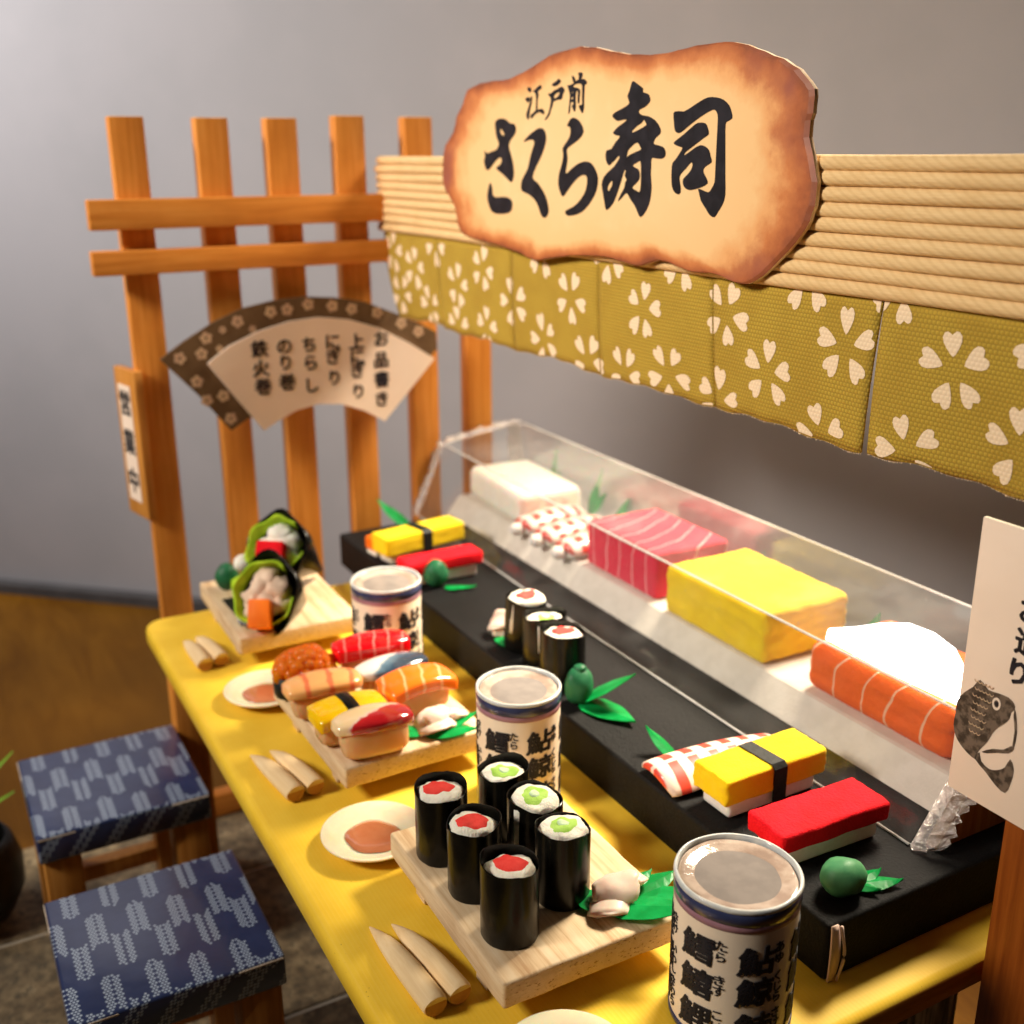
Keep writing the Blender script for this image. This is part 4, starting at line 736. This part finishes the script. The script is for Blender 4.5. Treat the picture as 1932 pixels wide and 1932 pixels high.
leaf_fan((12.35, 5.95, .909), [(200, .62, .26, .34)], 'pale tipped green leaf behind the striped shrimp on the tray')
wasabi((.55, 1.62, BZ), 'dark green wasabi lump at the corner of the farthest board', .28, (.95, 1, 1.2), 15)
# ================================================================ sushi pieces
def rice_bar(t, L, Wd, H, mat, n=4): return bar('rice', L, Wd, H, mat, t, 0, n, 30, 18, 5, noise=.006)
# on the black tray (felt and foam)
def tray_piece(name, label, loc, rz, L, Wd, T, mat, rh, band=False, rl=None, rw=None, group='sushi pieces on the black tray'):
    t = thing(name, label, 'sushi', loc, R(rz), group)
    box('rice', -(rw or Wd*.8)/2, (rw or Wd*.8)/2, -(rl or L*.86)/2, (rl or L*.86)/2, 0, rh-.002, M['foam_rice'], t, .07, 3)
    bm = box_bm(-Wd/2, Wd/2, -L/2, L/2, rh, rh+T, .055, 3, .0); bmesh.ops.subdivide_edges(bm, edges=[e for e in bm.edges if e.calc_length() > .3], cuts=9, use_grid_fill=True)
    from mathutils import noise as N
    for v in bm.verts: v.co += Vector((N.noise(v.co*9), N.noise(v.co*9+Vector((3, 1, 0))), N.noise(v.co*7+Vector((0, 5, 2)))*.7))*.022
    mkb('topping', bm, mat, t, smooth=True)
    if band:
        vs, fs = [], []; w2, h2 = Wd/2+.022, rh+T+.022; lo = rh*.45
        pr = [(-w2, lo), (-w2, h2-.07), (-w2+.07, h2), (w2-.07, h2), (w2, h2-.07), (w2, lo)]; ins = [(-w2+.02, lo), (-w2+.02, h2-.075), (-w2+.075, h2-.02), (w2-.075, h2-.02), (w2-.02, h2-.075), (w2-.02, lo)]
        for yy in (-.13, .13):
            for p in pr+ins[::-1]: vs.append((p[0], yy+.03*(p[0]/w2), p[1]))
        k = 12; fs = [(j, (j+1) % k, k+(j+1) % k, k+j) for j in range(k)]+[(j, j+1, 10-j, 11-j) for j in range(5)]+[(k+j, k+11-j, k+10-j, k+j+1) for j in range(5)]
        mk('nori_band', vs, fs, M['nori_rough'], t)
    return t
tray_piece('egg_sushi', 'yellow egg sushi with a black seaweed band beside the red slice', (13.83, 6.45, .906), 1, 2.06, .80, .44, M['yellow_felt'], .28, True)
tray_piece('tuna_sushi', 'bright red tuna sushi nearest the camera on the black tray', (15.22, 6.35, .906), -2, 2.02, .80, .30, M['red_felt'], .30)
tray_piece('egg_sushi', 'yellow egg sushi with a black band at the far end of the tray', (1.15, 6.35, .906), 8, 2.3, .75, .48, M['yellow_felt'], .25, True)
tray_piece('tuna_sushi', 'red tuna sushi behind the far cup on the black tray', (2.88, 6.12, .906), 0, 1.98, .66, .30, M['red_felt'], .30)
t = thing('orange_sushi', 'small orange piece tucked behind the far yellow egg sushi', 'sushi', (.55, 5.55, .906), R(8)); box('topping', -.28, .28, -.3, .3, .12, .45, M['orange_block'], t, .06, 3); box('rice', -.24, .24, -.28, .28, 0, .118, M['foam_rice'], t, .04)
# striped shrimp on tray
t = thing('shrimp_sushi', 'red and white striped shrimp sushi beside the yellow egg on the tray', 'sushi', (12.95, 6.32, .906), R(-6), 'sushi pieces on the black tray')
bar('rice', 1.7, .55, .26, M['foam_rice'], t, 0, 4, 24, 14, 6); bar('shrimp', 2.4, 1.0, .17, M['shrimp_print'], t, .262, 3, 28, 22, 8, bend=.08, arch=.20, taper=.06); blob('tail', .2, M['shrimp_print'], t, (.02, 1.2, .30), (.9, 1.3, .35), .1, 2, 3, 2)
# glossy pieces on the middle board
gb = 'glossy sushi pieces on the middle board'
def glossy(name, label, x, y, rz, mat, L=1.42, Wd=.74, T=.24, rh=.58, bend=.09, arch=.05, point=.0, n=4.5, endn=4.5, taper=0, band=False, rw=.60):
    t = thing(name, label, 'sushi', (x, y, BZ+.004), R(rz), gb); bar('rice', 1.22, rw, rh, M['resin_rice'], t, 0, 3.4, 28, 18, 4, taper=.03)
    bar('topping', L, Wd, T, mat, t, rh-.035, n, 32, 24, endn, bend=bend, arch=arch, point=point, taper=taper)
    if band:
        loops = []
        for yy, e in ((-.12, -.012), (-.10, .02), (.10, .02), (.12, -.012)):
            loops.append([Vector((a, yy, c+rh-.035+T/2-arch*(a/(Wd/2))**2)) for a, c in sloop(Wd/2+e, T/2+e, n, 36)])
        mk('nori_band', *loft(loops), M['nori'], t, True)
    return t
glossy('tuna_sushi', 'glossy dark red tuna sushi with pink lines on the middle board', 6.52, 2.88, -4, M['tuna_gloss'], 1.56, .78, .30, n=6, endn=9, point=.34)
glossy('mackerel_sushi', 'silver blue mackerel sushi behind the salmon piece', 7.43, 2.92, 2, M['saba'], 1.5, .74, .20, point=.40, arch=.08)
glossy('salmon_sushi', 'glossy orange salmon sushi with pale lines beside the ginger', 8.32, 3.05, 4, M['salmon_gloss'], 1.40, .82, .28, rh=.58, n=6, endn=10, bend=.14)
glossy('shrimp_sushi', 'glossy peach shrimp sushi beside the orange roe', 7.52, 1.52, -4, M['shrimp_gloss'], 1.5, .80, .22, point=.22)
glossy('egg_sushi', 'glossy yellow egg sushi with a black band on the middle board', 8.62, 1.60, 1, M['egg_gloss'], 1.36, .78, .26, rh=.52, n=7, endn=12, band=True)
glossy('clam_sushi', 'cream and dark red clam sushi at the front of the middle board', 9.28, 1.80, -6, M['clam'], 1.46, .78, .22, rh=.62, point=.42, bend=.12, arch=.07, rw=.68)
t = thing('roe_sushi', 'orange salmon roe sushi wrapped in seaweed on the middle board', 'sushi', (6.48, 1.52, BZ+.004), R(-6), gb)
loops = [[Vector((a, c, z)) for a, c in sloop(.40+e, .60+e, 2.6, 40)] for z, e in ((0, -.01), (.02, 0), (.42, .005), (.425, -.02), (.25, -.03))]; mk('nori_wrap', *loft(loops), M['nori_rough'], t, True)
bm = bmesh.new(); rr_ = random.Random(3)
for i in range(46):
    a = i*2.399; q = math.sqrt((i+.5)/46); x, y = q*.38*math.cos(a), q*.54*math.sin(a); z = .40+.40*(1-q*q)+rr_.uniform(-.03, .05)
    bmesh.ops.create_icosphere(bm, subdivisions=2, radius=rr_.uniform(.12, .155), matrix=Matrix.Translation((x, y, z)))
o = mkb('salmon_roe', bm, M['roe'], t, smooth=True)
# ================================================================ hand rolls on the far board
def hand_roll(label, loc, axis, r, L, blk, seed, rice='rice'):
    t = thing('hand_roll', label, 'hand roll', loc, 0, 'seaweed hand rolls'); ax = Vector(axis).normalized(); q = ax.to_track_quat('Z', 'Y').to_matrix()
    rn = random.Random(seed)
    def T(p): return q @ Vector(p)
    vs, fs = [], []; seg = 36; pr = [(.06, -L), (r*.35, -L*.72), (r*.68, -L*.42), (r*.96, -L*.15), (r*1.10, .0), (r*1.18, .10), (r*1.15, .10), (r*1.02, 0), (r*.85, -L*.15), (r*.5, -L*.4)]
    for k, (rad, z) in enumerate(pr):
        for j in range(seg): a = 2*math.pi*j/seg; e = 1+.05*math.sin(2*a+seed)+(.05*math.sin(5*a) if k in (4, 5, 6) else 0); zz = z+(.34*math.cos(a-.6) if k in (5, 6) else 0); vs.append(T((rad*e*math.cos(a), rad*e*math.sin(a), zz)))
    for i in range(len(pr)-1):
        for j in range(seg): fs.append((i*seg+j, i*seg+(j+1) % seg, (i+1)*seg+(j+1) % seg, (i+1)*seg+j))
    fs.append(tuple(range(seg))); mk('nori_cone', vs, fs, M['nori'], t, True)
    vs, fs = [], []; k = 60
    for i in range(5):
        for j in range(k):
            a = R(60)+R(300)*j/(k-1); f = i/4; rad = r*(.86+.12*f)+.03*f*math.sin(7*a+seed); z = -.1+.30*f+.04*f*math.sin(6*a+seed*2); vs.append(T((rad*math.cos(a), rad*math.sin(a), z)))
    for i in range(4):
        for j in range(k-1): fs.append((i*k+j, i*k+j+1, (i+1)*k+j+1, (i+1)*k+j))
    o = mk('lettuce', vs, fs, M['lettuce'], t, True); sd = o.modifiers.new('s', 'SOLIDIFY'); sd.thickness = .04
    lumps = []
    for i in range(8):
        a = i*2.4+rn.uniform(-.2, .2); rad = r*.50*math.sqrt(i/7.); lumps.append(blob('t', r*.42, M[rice], None, T((rad*math.cos(a), rad*math.sin(a), rn.uniform(-.14, .0))), (1, 1, .9), .38, 1.8, seed+i, 3))
    for l_ in lumps:
        for v in l_.data.vertices: v.co += l_.location
    join(lumps, 'rice', M[rice], t).data.shade_smooth()
    c, s, mat = blk; bm = box_bm(-s[0]/2, s[0]/2, -s[1]/2, s[1]/2, -s[2]/2, s[2]/2, .04, 2); o = mkb('filling_block', bm, mat, t, autos=40); o.location = T(c); o.rotation_euler = (q.to_euler().x, q.to_euler().y, q.to_euler().z+.3)
    return t
hand_roll('upper black seaweed hand roll with rice, lettuce and a red block', (1.95, 2.50, 1.98), (.52, -.66, .55), .76, 2.0, ((.06, -.14, .34), (.62, .44, .40), M['red_felt']), 2)
hand_roll('lower black seaweed hand roll with rice, lettuce and an orange block', (3.0, 1.88, 1.36), (.62, -.62, .48), .76, 2.0, ((.10, -.46, .36), (.46, .62, .5), M['orange_block']), 5, 'tan_rice')
o = mk('nori_sheet', *loft([[Vector((x, y, z)) for x, y in ((1.2, 1.30), (3.1, 1.35), (3.15, 2.3), (1.25, 2.25))] for z in (BZ+.006, BZ+.03)]), M['nori_rough']); tag(o, 'flat sheet of black seaweed under the two hand rolls', 'seaweed sheet')
t = thing('garnish_roll', 'small rice and red garnish beside the far wasabi lump', 'garnish', (1.1, 1.85, BZ+.032)); blob('rice_lump', .26, M['rice'], t, (0, .05, .75), (1, 1, .8), .2, 2, 5, 2); blob('red_lump', .20, M['red_felt'], t, (.15, .12, .42), (1, 1, .8), .2, 2, 6, 2); blob('lettuce_lump', .34, M['lettuce'], t, (.02, .02, .22), (1, 1, .75), .3, 2, 7, 2)
# ================================================================ sauce dishes
def dish(loc, r, label, seed):
    t = thing('sauce_dish', label, 'dish', loc, 0, 'small cream sauce dishes on the counter'); s = r/.85
    pr = [(.40*s, 0), (.46*s, .005), (.70*s, .12), (.84*s, .20), (.85*s, .225), (.83*s, .235), (.66*s, .15), (.48*s, .09), (.30*s, .075)]
    mk('saucer', *disc_cap(pr, 56), M['dish'], t, True)
    vs, fs = [], []; rn = random.Random(seed); a1 = rn.uniform(0, 6)
    for fr, z in ((1, .100), (.93, .128), (.7, .138), (.35, .141)):
        for j in range(40): a = 2*math.pi*j/40; q = .46*s*fr*(1+.05*math.sin(2*a+a1)+.03*math.sin(5*a)); vs.append((q*math.cos(a), q*math.sin(a), z))
    for i in range(3):
        for j in range(40): fs.append((i*40+j, i*40+(j+1) % 40, (i+1)*40+(j+1) % 40, (i+1)*40+j))
    fs.append(tuple(120+j for j in range(40))); mk('soy_sauce', vs, fs, M['soy'], t, True); return t
dish((10.80, 1.14, .003), .84, 'cream sauce dish between the middle board and the nearest board', 1)
dish((5.08, 1.12, .003), .84, 'cream sauce dish between the farthest board and the middle board', 2)
dish((16.35, 1.35, .003), .84, 'cream sauce dish cut off by the bottom edge of the picture', 3)
# ================================================================ chopsticks
gc = 'short wooden chopsticks beside the boards'
def stick(p, q, r, label):
    p, q = Vector(p), Vector(q); d = q-p; L = d.length; t = thing('chopstick', label, 'chopstick', (q.x, q.y, .003), math.atan2(-d.y, -d.x), gc)
    path = [(-.0+L*u, 0, r+(0)*u) for u in (0, .02, .15, .35, .55, .72, .85, .95, 1)]; rad = [r*.94, r, r*1.0, r*.97, r*.86, r*.66, r*.42, r*.2, r*.07]
    path = [(x, 0, max(rr*1.0, .0)+.0) for (x, _, _), rr in zip(path, rad)]; vs, fs = tube(path, rad, 18)
    mk('shaft', vs, fs, M['chop'], t, True).data.set_sharp_from_angle(angle=R(60))
    vs, fs = tube([(-.012, 0, r), (.004, 0, r)], [r*.90, r*.93], 18); mk('cut_end', vs, fs, M['chop_end'], t); return t
for p, q, lab in [((12.71, .30), (14.72, .40), 'outer chopstick of the pair beside the nearest board'), ((12.81, .60), (14.68, .77), 'inner chopstick of the pair beside the nearest board'), ((7.2, .17), (9.08, .42), 'outer chopstick of the pair beside the middle board'), ((7.22, .53), (9.04, .79), 'inner chopstick of the pair beside the middle board'), ((1.52, .28), (3.28, .34), 'outer chopstick of the pair beside the farthest board'), ((1.45, .56), (3.2, .71), 'inner chopstick of the pair beside the farthest board')]:
    stick((*p, 0), (*q, 0), .175, lab)
# ================================================================ tea cups
FISHES = [[('鮭', 'さけ'), ('鰯', 'いわし'), ('鰆', 'さわら')], [('鱈', 'たら'), ('鱚', 'きす'), ('鯉', 'こい')], [('鮎', 'あゆ'), ('鯨', 'くじら'), ('鮭', 'さけ')], [('鯛', 'たい'), ('鰤', 'ぶり'), ('鮪', 'まぐろ')], [('鰹', 'かつお'), ('鯵', 'あじ'), ('鰻', 'うなぎ')], [('鮃', 'ひらめ'), ('鱒', 'ます'), ('鯖', 'さば')], [('鰈', 'かれい'), ('鮫', 'さめ'), ('鱧', 'はも')]]
def cup(loc, r, h, label, turn, seed):
    t = thing('tea_cup', label, 'cup', loc, 0, 'tea cups covered in fish characters')
    mk('cup_body', *disc_cap([(r*.93, 0), (r*.985, .02), (r*.985, h-.22), (r*.96, h-.22), (r*.94, .05)], 64), M['cup_paper'], t, True).data.set_sharp_from_angle(angle=R(40))
    mk('foot_band', *lathe([(r*.95, .001), (r*1.0, .015), (r*1.0, .10), (r*.98, .10)], 64), M['cup_blue'], t, True)
    mk('purple_band', *lathe([(r*.983, h-.33), (r*.993, h-.325), (r*.993, h-.215), (r*.98, h-.21)], 64), M['cup_purple'], t, True)
    mk('blue_band', *lathe([(r*.985, h-.235), (r*1.005, h-.225), (r*1.008, h-.045), (r*.98, h-.03)], 64, .004, seed), M['cup_blue'], t, True)
    mk('rim', *lathe([(r*.985, h-.06), (r*1.014, h-.05), (r*1.008, h-.01), (r*.985, h+.008), (r*.955, h+.002), (r*.945, h-.05), (r*.94, h-.12)], 72, .007, seed), M['cup_rim'], t, True)
    mk('tea_edge', *lathe([(r*.93, h-.06), (r*.90, h-.045), (r*.82, h-.075), (r*.70, h-.085), (r*.66, h-.10)], 64, .014, seed+5), M['tea_ring'], t, True)
    vs, fs = disc_cap([(r*.70, h-.16), (r*.69, h-.095)], 48, .01, seed+5); mk('tea', vs, fs, M['tea'], t)
    gl = []; rows = [h-.70, h-1.20, h-1.68]; step = .76; rn = random.Random(seed)
    for ci, col in enumerate(FISHES):
        a0 = turn+(ci-1.5)*step/r*1.0
        if a0-turn > math.pi*1.05 or a0-turn < -math.pi*1.05: continue
        for ri, (kan, fur) in enumerate(col):
            zz = rows[ri]+rn.uniform(-.03, .03)-.03
            def wrap(du, dz): return lambda u, v, d: ((r*.985+.007+d)*math.cos(a0+(u+du)/r), (r*.985+.007+d)*math.sin(a0+(u+du)/r), zz+v+dz+.02*u)
            glyph('fish_character', kan, .43*h/2.1, wrap(0, 0), .004, M['ink'], t, .030, .09, 1.16, .05)
            n_ = len(fur)
            for k, ch in enumerate(fur): gl.append(glyph('t', ch, .17, wrap(.315, .14-.155*k+(.02 if n_ == 2 else .05)), .004, M['ink'], t, .012, .2))
    join(gl, 'small_reading_lettering', M['ink'], t)['kind'] = 'stuff'; return t
def facing(x, y): return math.atan2(CAM.y-y, CAM.x-x)
cup((16.42, 3.78, .003), .785, 2.08, 'tea cup nearest the camera with black fish characters', facing(16.42, 3.78)-.10, 3)
cup((10.72, 3.86, .003), .715, 2.08, 'tea cup in the middle, behind the seaweed rolls', facing(10.72, 3.86)-.02, 7)
cup((5.11, 3.82, .003), .735, 2.08, 'tea cup farthest away, beside the hand rolls', facing(5.11, 3.82)+.1, 11)
# ================================================================ display case
cs_ = thing('display_case', 'clear plastic sushi display case with crinkled ends on the black tray', 'display case', (7.2, 9.5, .905)); KO = Vector((7.2, 9.5, .905))
fl_ = [(8.40, .012), (8.44, .06), (8.80, .475), (8.87, .493), (11.08, .493), (11.1, .47), (11.1, .012)]
mk('white_floor', *loft([[Vector((xx-KO.x, y-KO.y, z)) for y, z in fl_] for xx in (-1.5, 15.7)]), M['white_base'], cs_)
def sect(X):
    t = max(0, min(1, (6-X)/7.6)); fb = (7.45+.10*t, .925+.05*t); cr = (8.66-.26*t, 2.60+.30*t); bk = (11.32-.52*t, 2.98+.29*t); bb = (11.36-.3*t, .93)
    return [fb, cr, bk, bb]
st = [-1.55+17.5*i/40 for i in range(41)]
names = ['front_pane', 'top_pane', 'back_pane']
for k in range(3):
    vs, fs = [], []; nn = 7
    for X in st:
        s = sect(X); a, b2 = s[k], s[k+1]
        for j in range(nn+1): f = j/nn; y = a[0]+(b2[0]-a[0])*f; z = a[1]+(b2[1]-a[1])*f; vs.append((X-KO.x, y-KO.y+.008*math.sin(X*1.1+k)*math.sin(3.14*f), z-KO.z+.006*math.sin(X*.7+2*k)*math.sin(3.14*f)))
    for i in range(len(st)-1):
        for j in range(nn): a = i*(nn+1)+j; fs.append((a, a+1, a+nn+2, a+nn+1))
    o = mk(names[k], vs, fs, M[('film', 'film_top', 'film_back')[k]], cs_, True)
for k in (1, 2, 0):   # folded film edges read as thin bright lines
    path = [(X-KO.x, sect(X)[k][0]-KO.y, sect(X)[k][1]-KO.z) for X in st]; mk('film_crease', *tube(path, .020, 6), M['film_edge'], cs_, True)
path = [(X-KO.x, sect(X)[1][0]-KO.y+.06, sect(X)[1][1]-KO.z-.05) for X in st[4:]]; mk('film_crease', *tube(path, .010, 6), M['film_edge'], cs_, True)
from mathutils import noise as NZ
for X, dr in ((-1.55, -1), (15.95, 1)):     # crinkled, gathered film at both ends
    s = sect(X); ringp = []
    for k in range(3):
        for j in range(26): f = j/26; ringp.append((s[k][0]+(s[k+1][0]-s[k][0])*f, s[k][1]+(s[k+1][1]-s[k][1])*f))
    ringp.append(s[3]); vs, fs = [], []; n = len(ringp); cy, cz = 9.4, 1.7
    for i in range(10):
        f = i/9
        for j, (y, z) in enumerate(ringp):
            w_ = NZ.noise(Vector((j*.9, i*.35, X))); w2 = NZ.noise(Vector((j*1.7+9, i*.5, X))); fl = math.sin(3.1416*f); sc_ = 1+.05*fl*(1+w_)-.13*f*f+.05*w_*f
            vs.append((X+dr*(.02+(.42 if dr > 0 else .50)*f)+.16*w2*f-KO.x, cy+(y-cy)*sc_+.09*w2*fl-KO.y, max(.93, cz+(z-cz)*sc_+.10*w_*fl)-KO.z))
    for i in range(9):
        for j in range(n-1): a = i*n+j; fs.append((a, a+1, a+n+1, a+n))
    mk('crinkled_end', vs, fs, M['crinkle'], cs_, False)
    e = sect(X); xx0, xx1 = (X+.10, X+.30) if dr > 0 else (X-.2, X-.02)
    prof = [(e[0][0]+.22, .935), (e[1][0]+.08, e[1][1]-.16), (e[2][0]-.12, e[2][1]-.18), (e[3][0]-.15, .935)]
    if dr > 0: mk('end_plug', *loft([[Vector((xx-KO.x, y-KO.y, z-KO.z)) for y, z in prof] for xx in (xx0, xx1)]), M['plug'], cs_)
# food in the case, standing on the white floor
def block(name, label, x0, x1, y0, y1, h, mat, bev, amp, rz=0, cat='sushi block', n=None):
    cx, cy = (x0+x1)/2, (y0+y1)/2; bm = box_bm(-(x1-x0)/2, (x1-x0)/2, -(y1-y0)/2, (y1-y0)/2, 0, h, bev, 4)
    bmesh.ops.subdivide_edges(bm, edges=[e for e in bm.edges if e.calc_length() > .4], cuts=16, use_grid_fill=True)
    for v in bm.verts: v.co += Vector((NZ.noise(v.co*6), NZ.noise(v.co*6+Vector((4, 0, 1))), NZ.noise(v.co*5+Vector((0, 9, 2)))*(.6 if v.co.z > .1 else 0)))*amp
    o = mkb(name, bm, mat, None, smooth=True); o.location = (cx, cy, 1.402); o.rotation_euler.z = R(rz); return tag(o, label, cat, 'food in the display case')
block('white_fish_block', 'smooth white fish block at the far end of the case', -1.35, 1.85, 8.95, 10.85, .86, M['white_fish'], .22, .015, -3)
block('tuna_block', 'crimson tuna block with curved white lines in the case', 4.85, 7.55, 8.98, 10.95, 1.06, M['tuna_block'], .09, .02, 0)
block('egg_block', 'large yellow egg block in the middle of the case', 8.08, 11.12, 8.84, 10.98, 1.05, M['yellow_felt'], .12, .035, 0)
block('salmon_block', 'orange salmon block with white lines at the near end of the case', 12.1, 15.3, 8.92, 11.0, .98, M['salmon_block'], .28, .03, 0)
ld = thing('lamp_panel', 'glowing white lamp panel lying on the salmon block', 'lamp', (13.75, 9.9, 2.42));  # emissive panel added to give the salmon top its blown-out white patch
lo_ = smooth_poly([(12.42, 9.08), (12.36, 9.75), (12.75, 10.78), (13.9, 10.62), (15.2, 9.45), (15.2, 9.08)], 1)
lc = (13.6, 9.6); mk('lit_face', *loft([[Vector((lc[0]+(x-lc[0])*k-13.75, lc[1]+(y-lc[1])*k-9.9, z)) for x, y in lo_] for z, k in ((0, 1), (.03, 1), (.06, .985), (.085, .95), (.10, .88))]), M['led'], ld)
gs = 'striped shrimp pieces in the case'
for k, (x, lab) in enumerate([(2.25, 'striped shrimp piece in the case next to the white fish'), (3.25, 'striped shrimp piece in the middle of three in the case'), (4.25, 'striped shrimp piece in the case next to the tuna block')]):
    t = thing('shrimp_piece', lab, 'sushi', (x, 9.55, 1.402), R(8), gs); bar('rice', 1.9, .62, .26, M['foam_rice'], t, 0, 3, 24, 14, 5); bar('shrimp', 1.95, .80, .26, M['shrimp_case'], t, .26, 3, 28, 20, 5, bend=.08, arch=.14, taper=.1)
    blob('rice_ball', .19, M['foam_rice'], t, (-.05, -1.05, .17), (1, 1, .9), .1, 2, k, 2)
for k, (x, L, tlt, lab) in enumerate([(-.3, 1.35, 15, 'green leaf at the back of the case behind the white fish'), (1.75, 1.45, 35, 'long green leaf at the back of the case behind the shrimp'), (3.0, 1.0, 55, 'short green leaf at the back of the case beside the tuna'), (7.9, .9, 20, 'green leaf curling above the tuna end of the egg block'), (8.7, .8, -20, 'green leaf standing behind the middle of the egg block'), (9.6, .85, 30, 'green leaf behind the near end of the egg block'), (11.5, .9, 35, 'green leaf between the egg block and the salmon')]):
    t = thing('case_leaf', lab, 'leaf', (x, 11.04, 1.402), 0, 'green leaves in the case', R(-6), R(tlt*.5)); o = blade('leaf_blade', t, (0, 0, 0), 0, L, .34, 0, None, .02, .35); o.rotation_euler = (R(90), R(-90), 0)
    o2 = blade('leaf_blade', t, (0, 0, 0), 0, L*.7, .3, 0, None, .02, .35); o2.rotation_euler = (R(90), R(-65), 0)
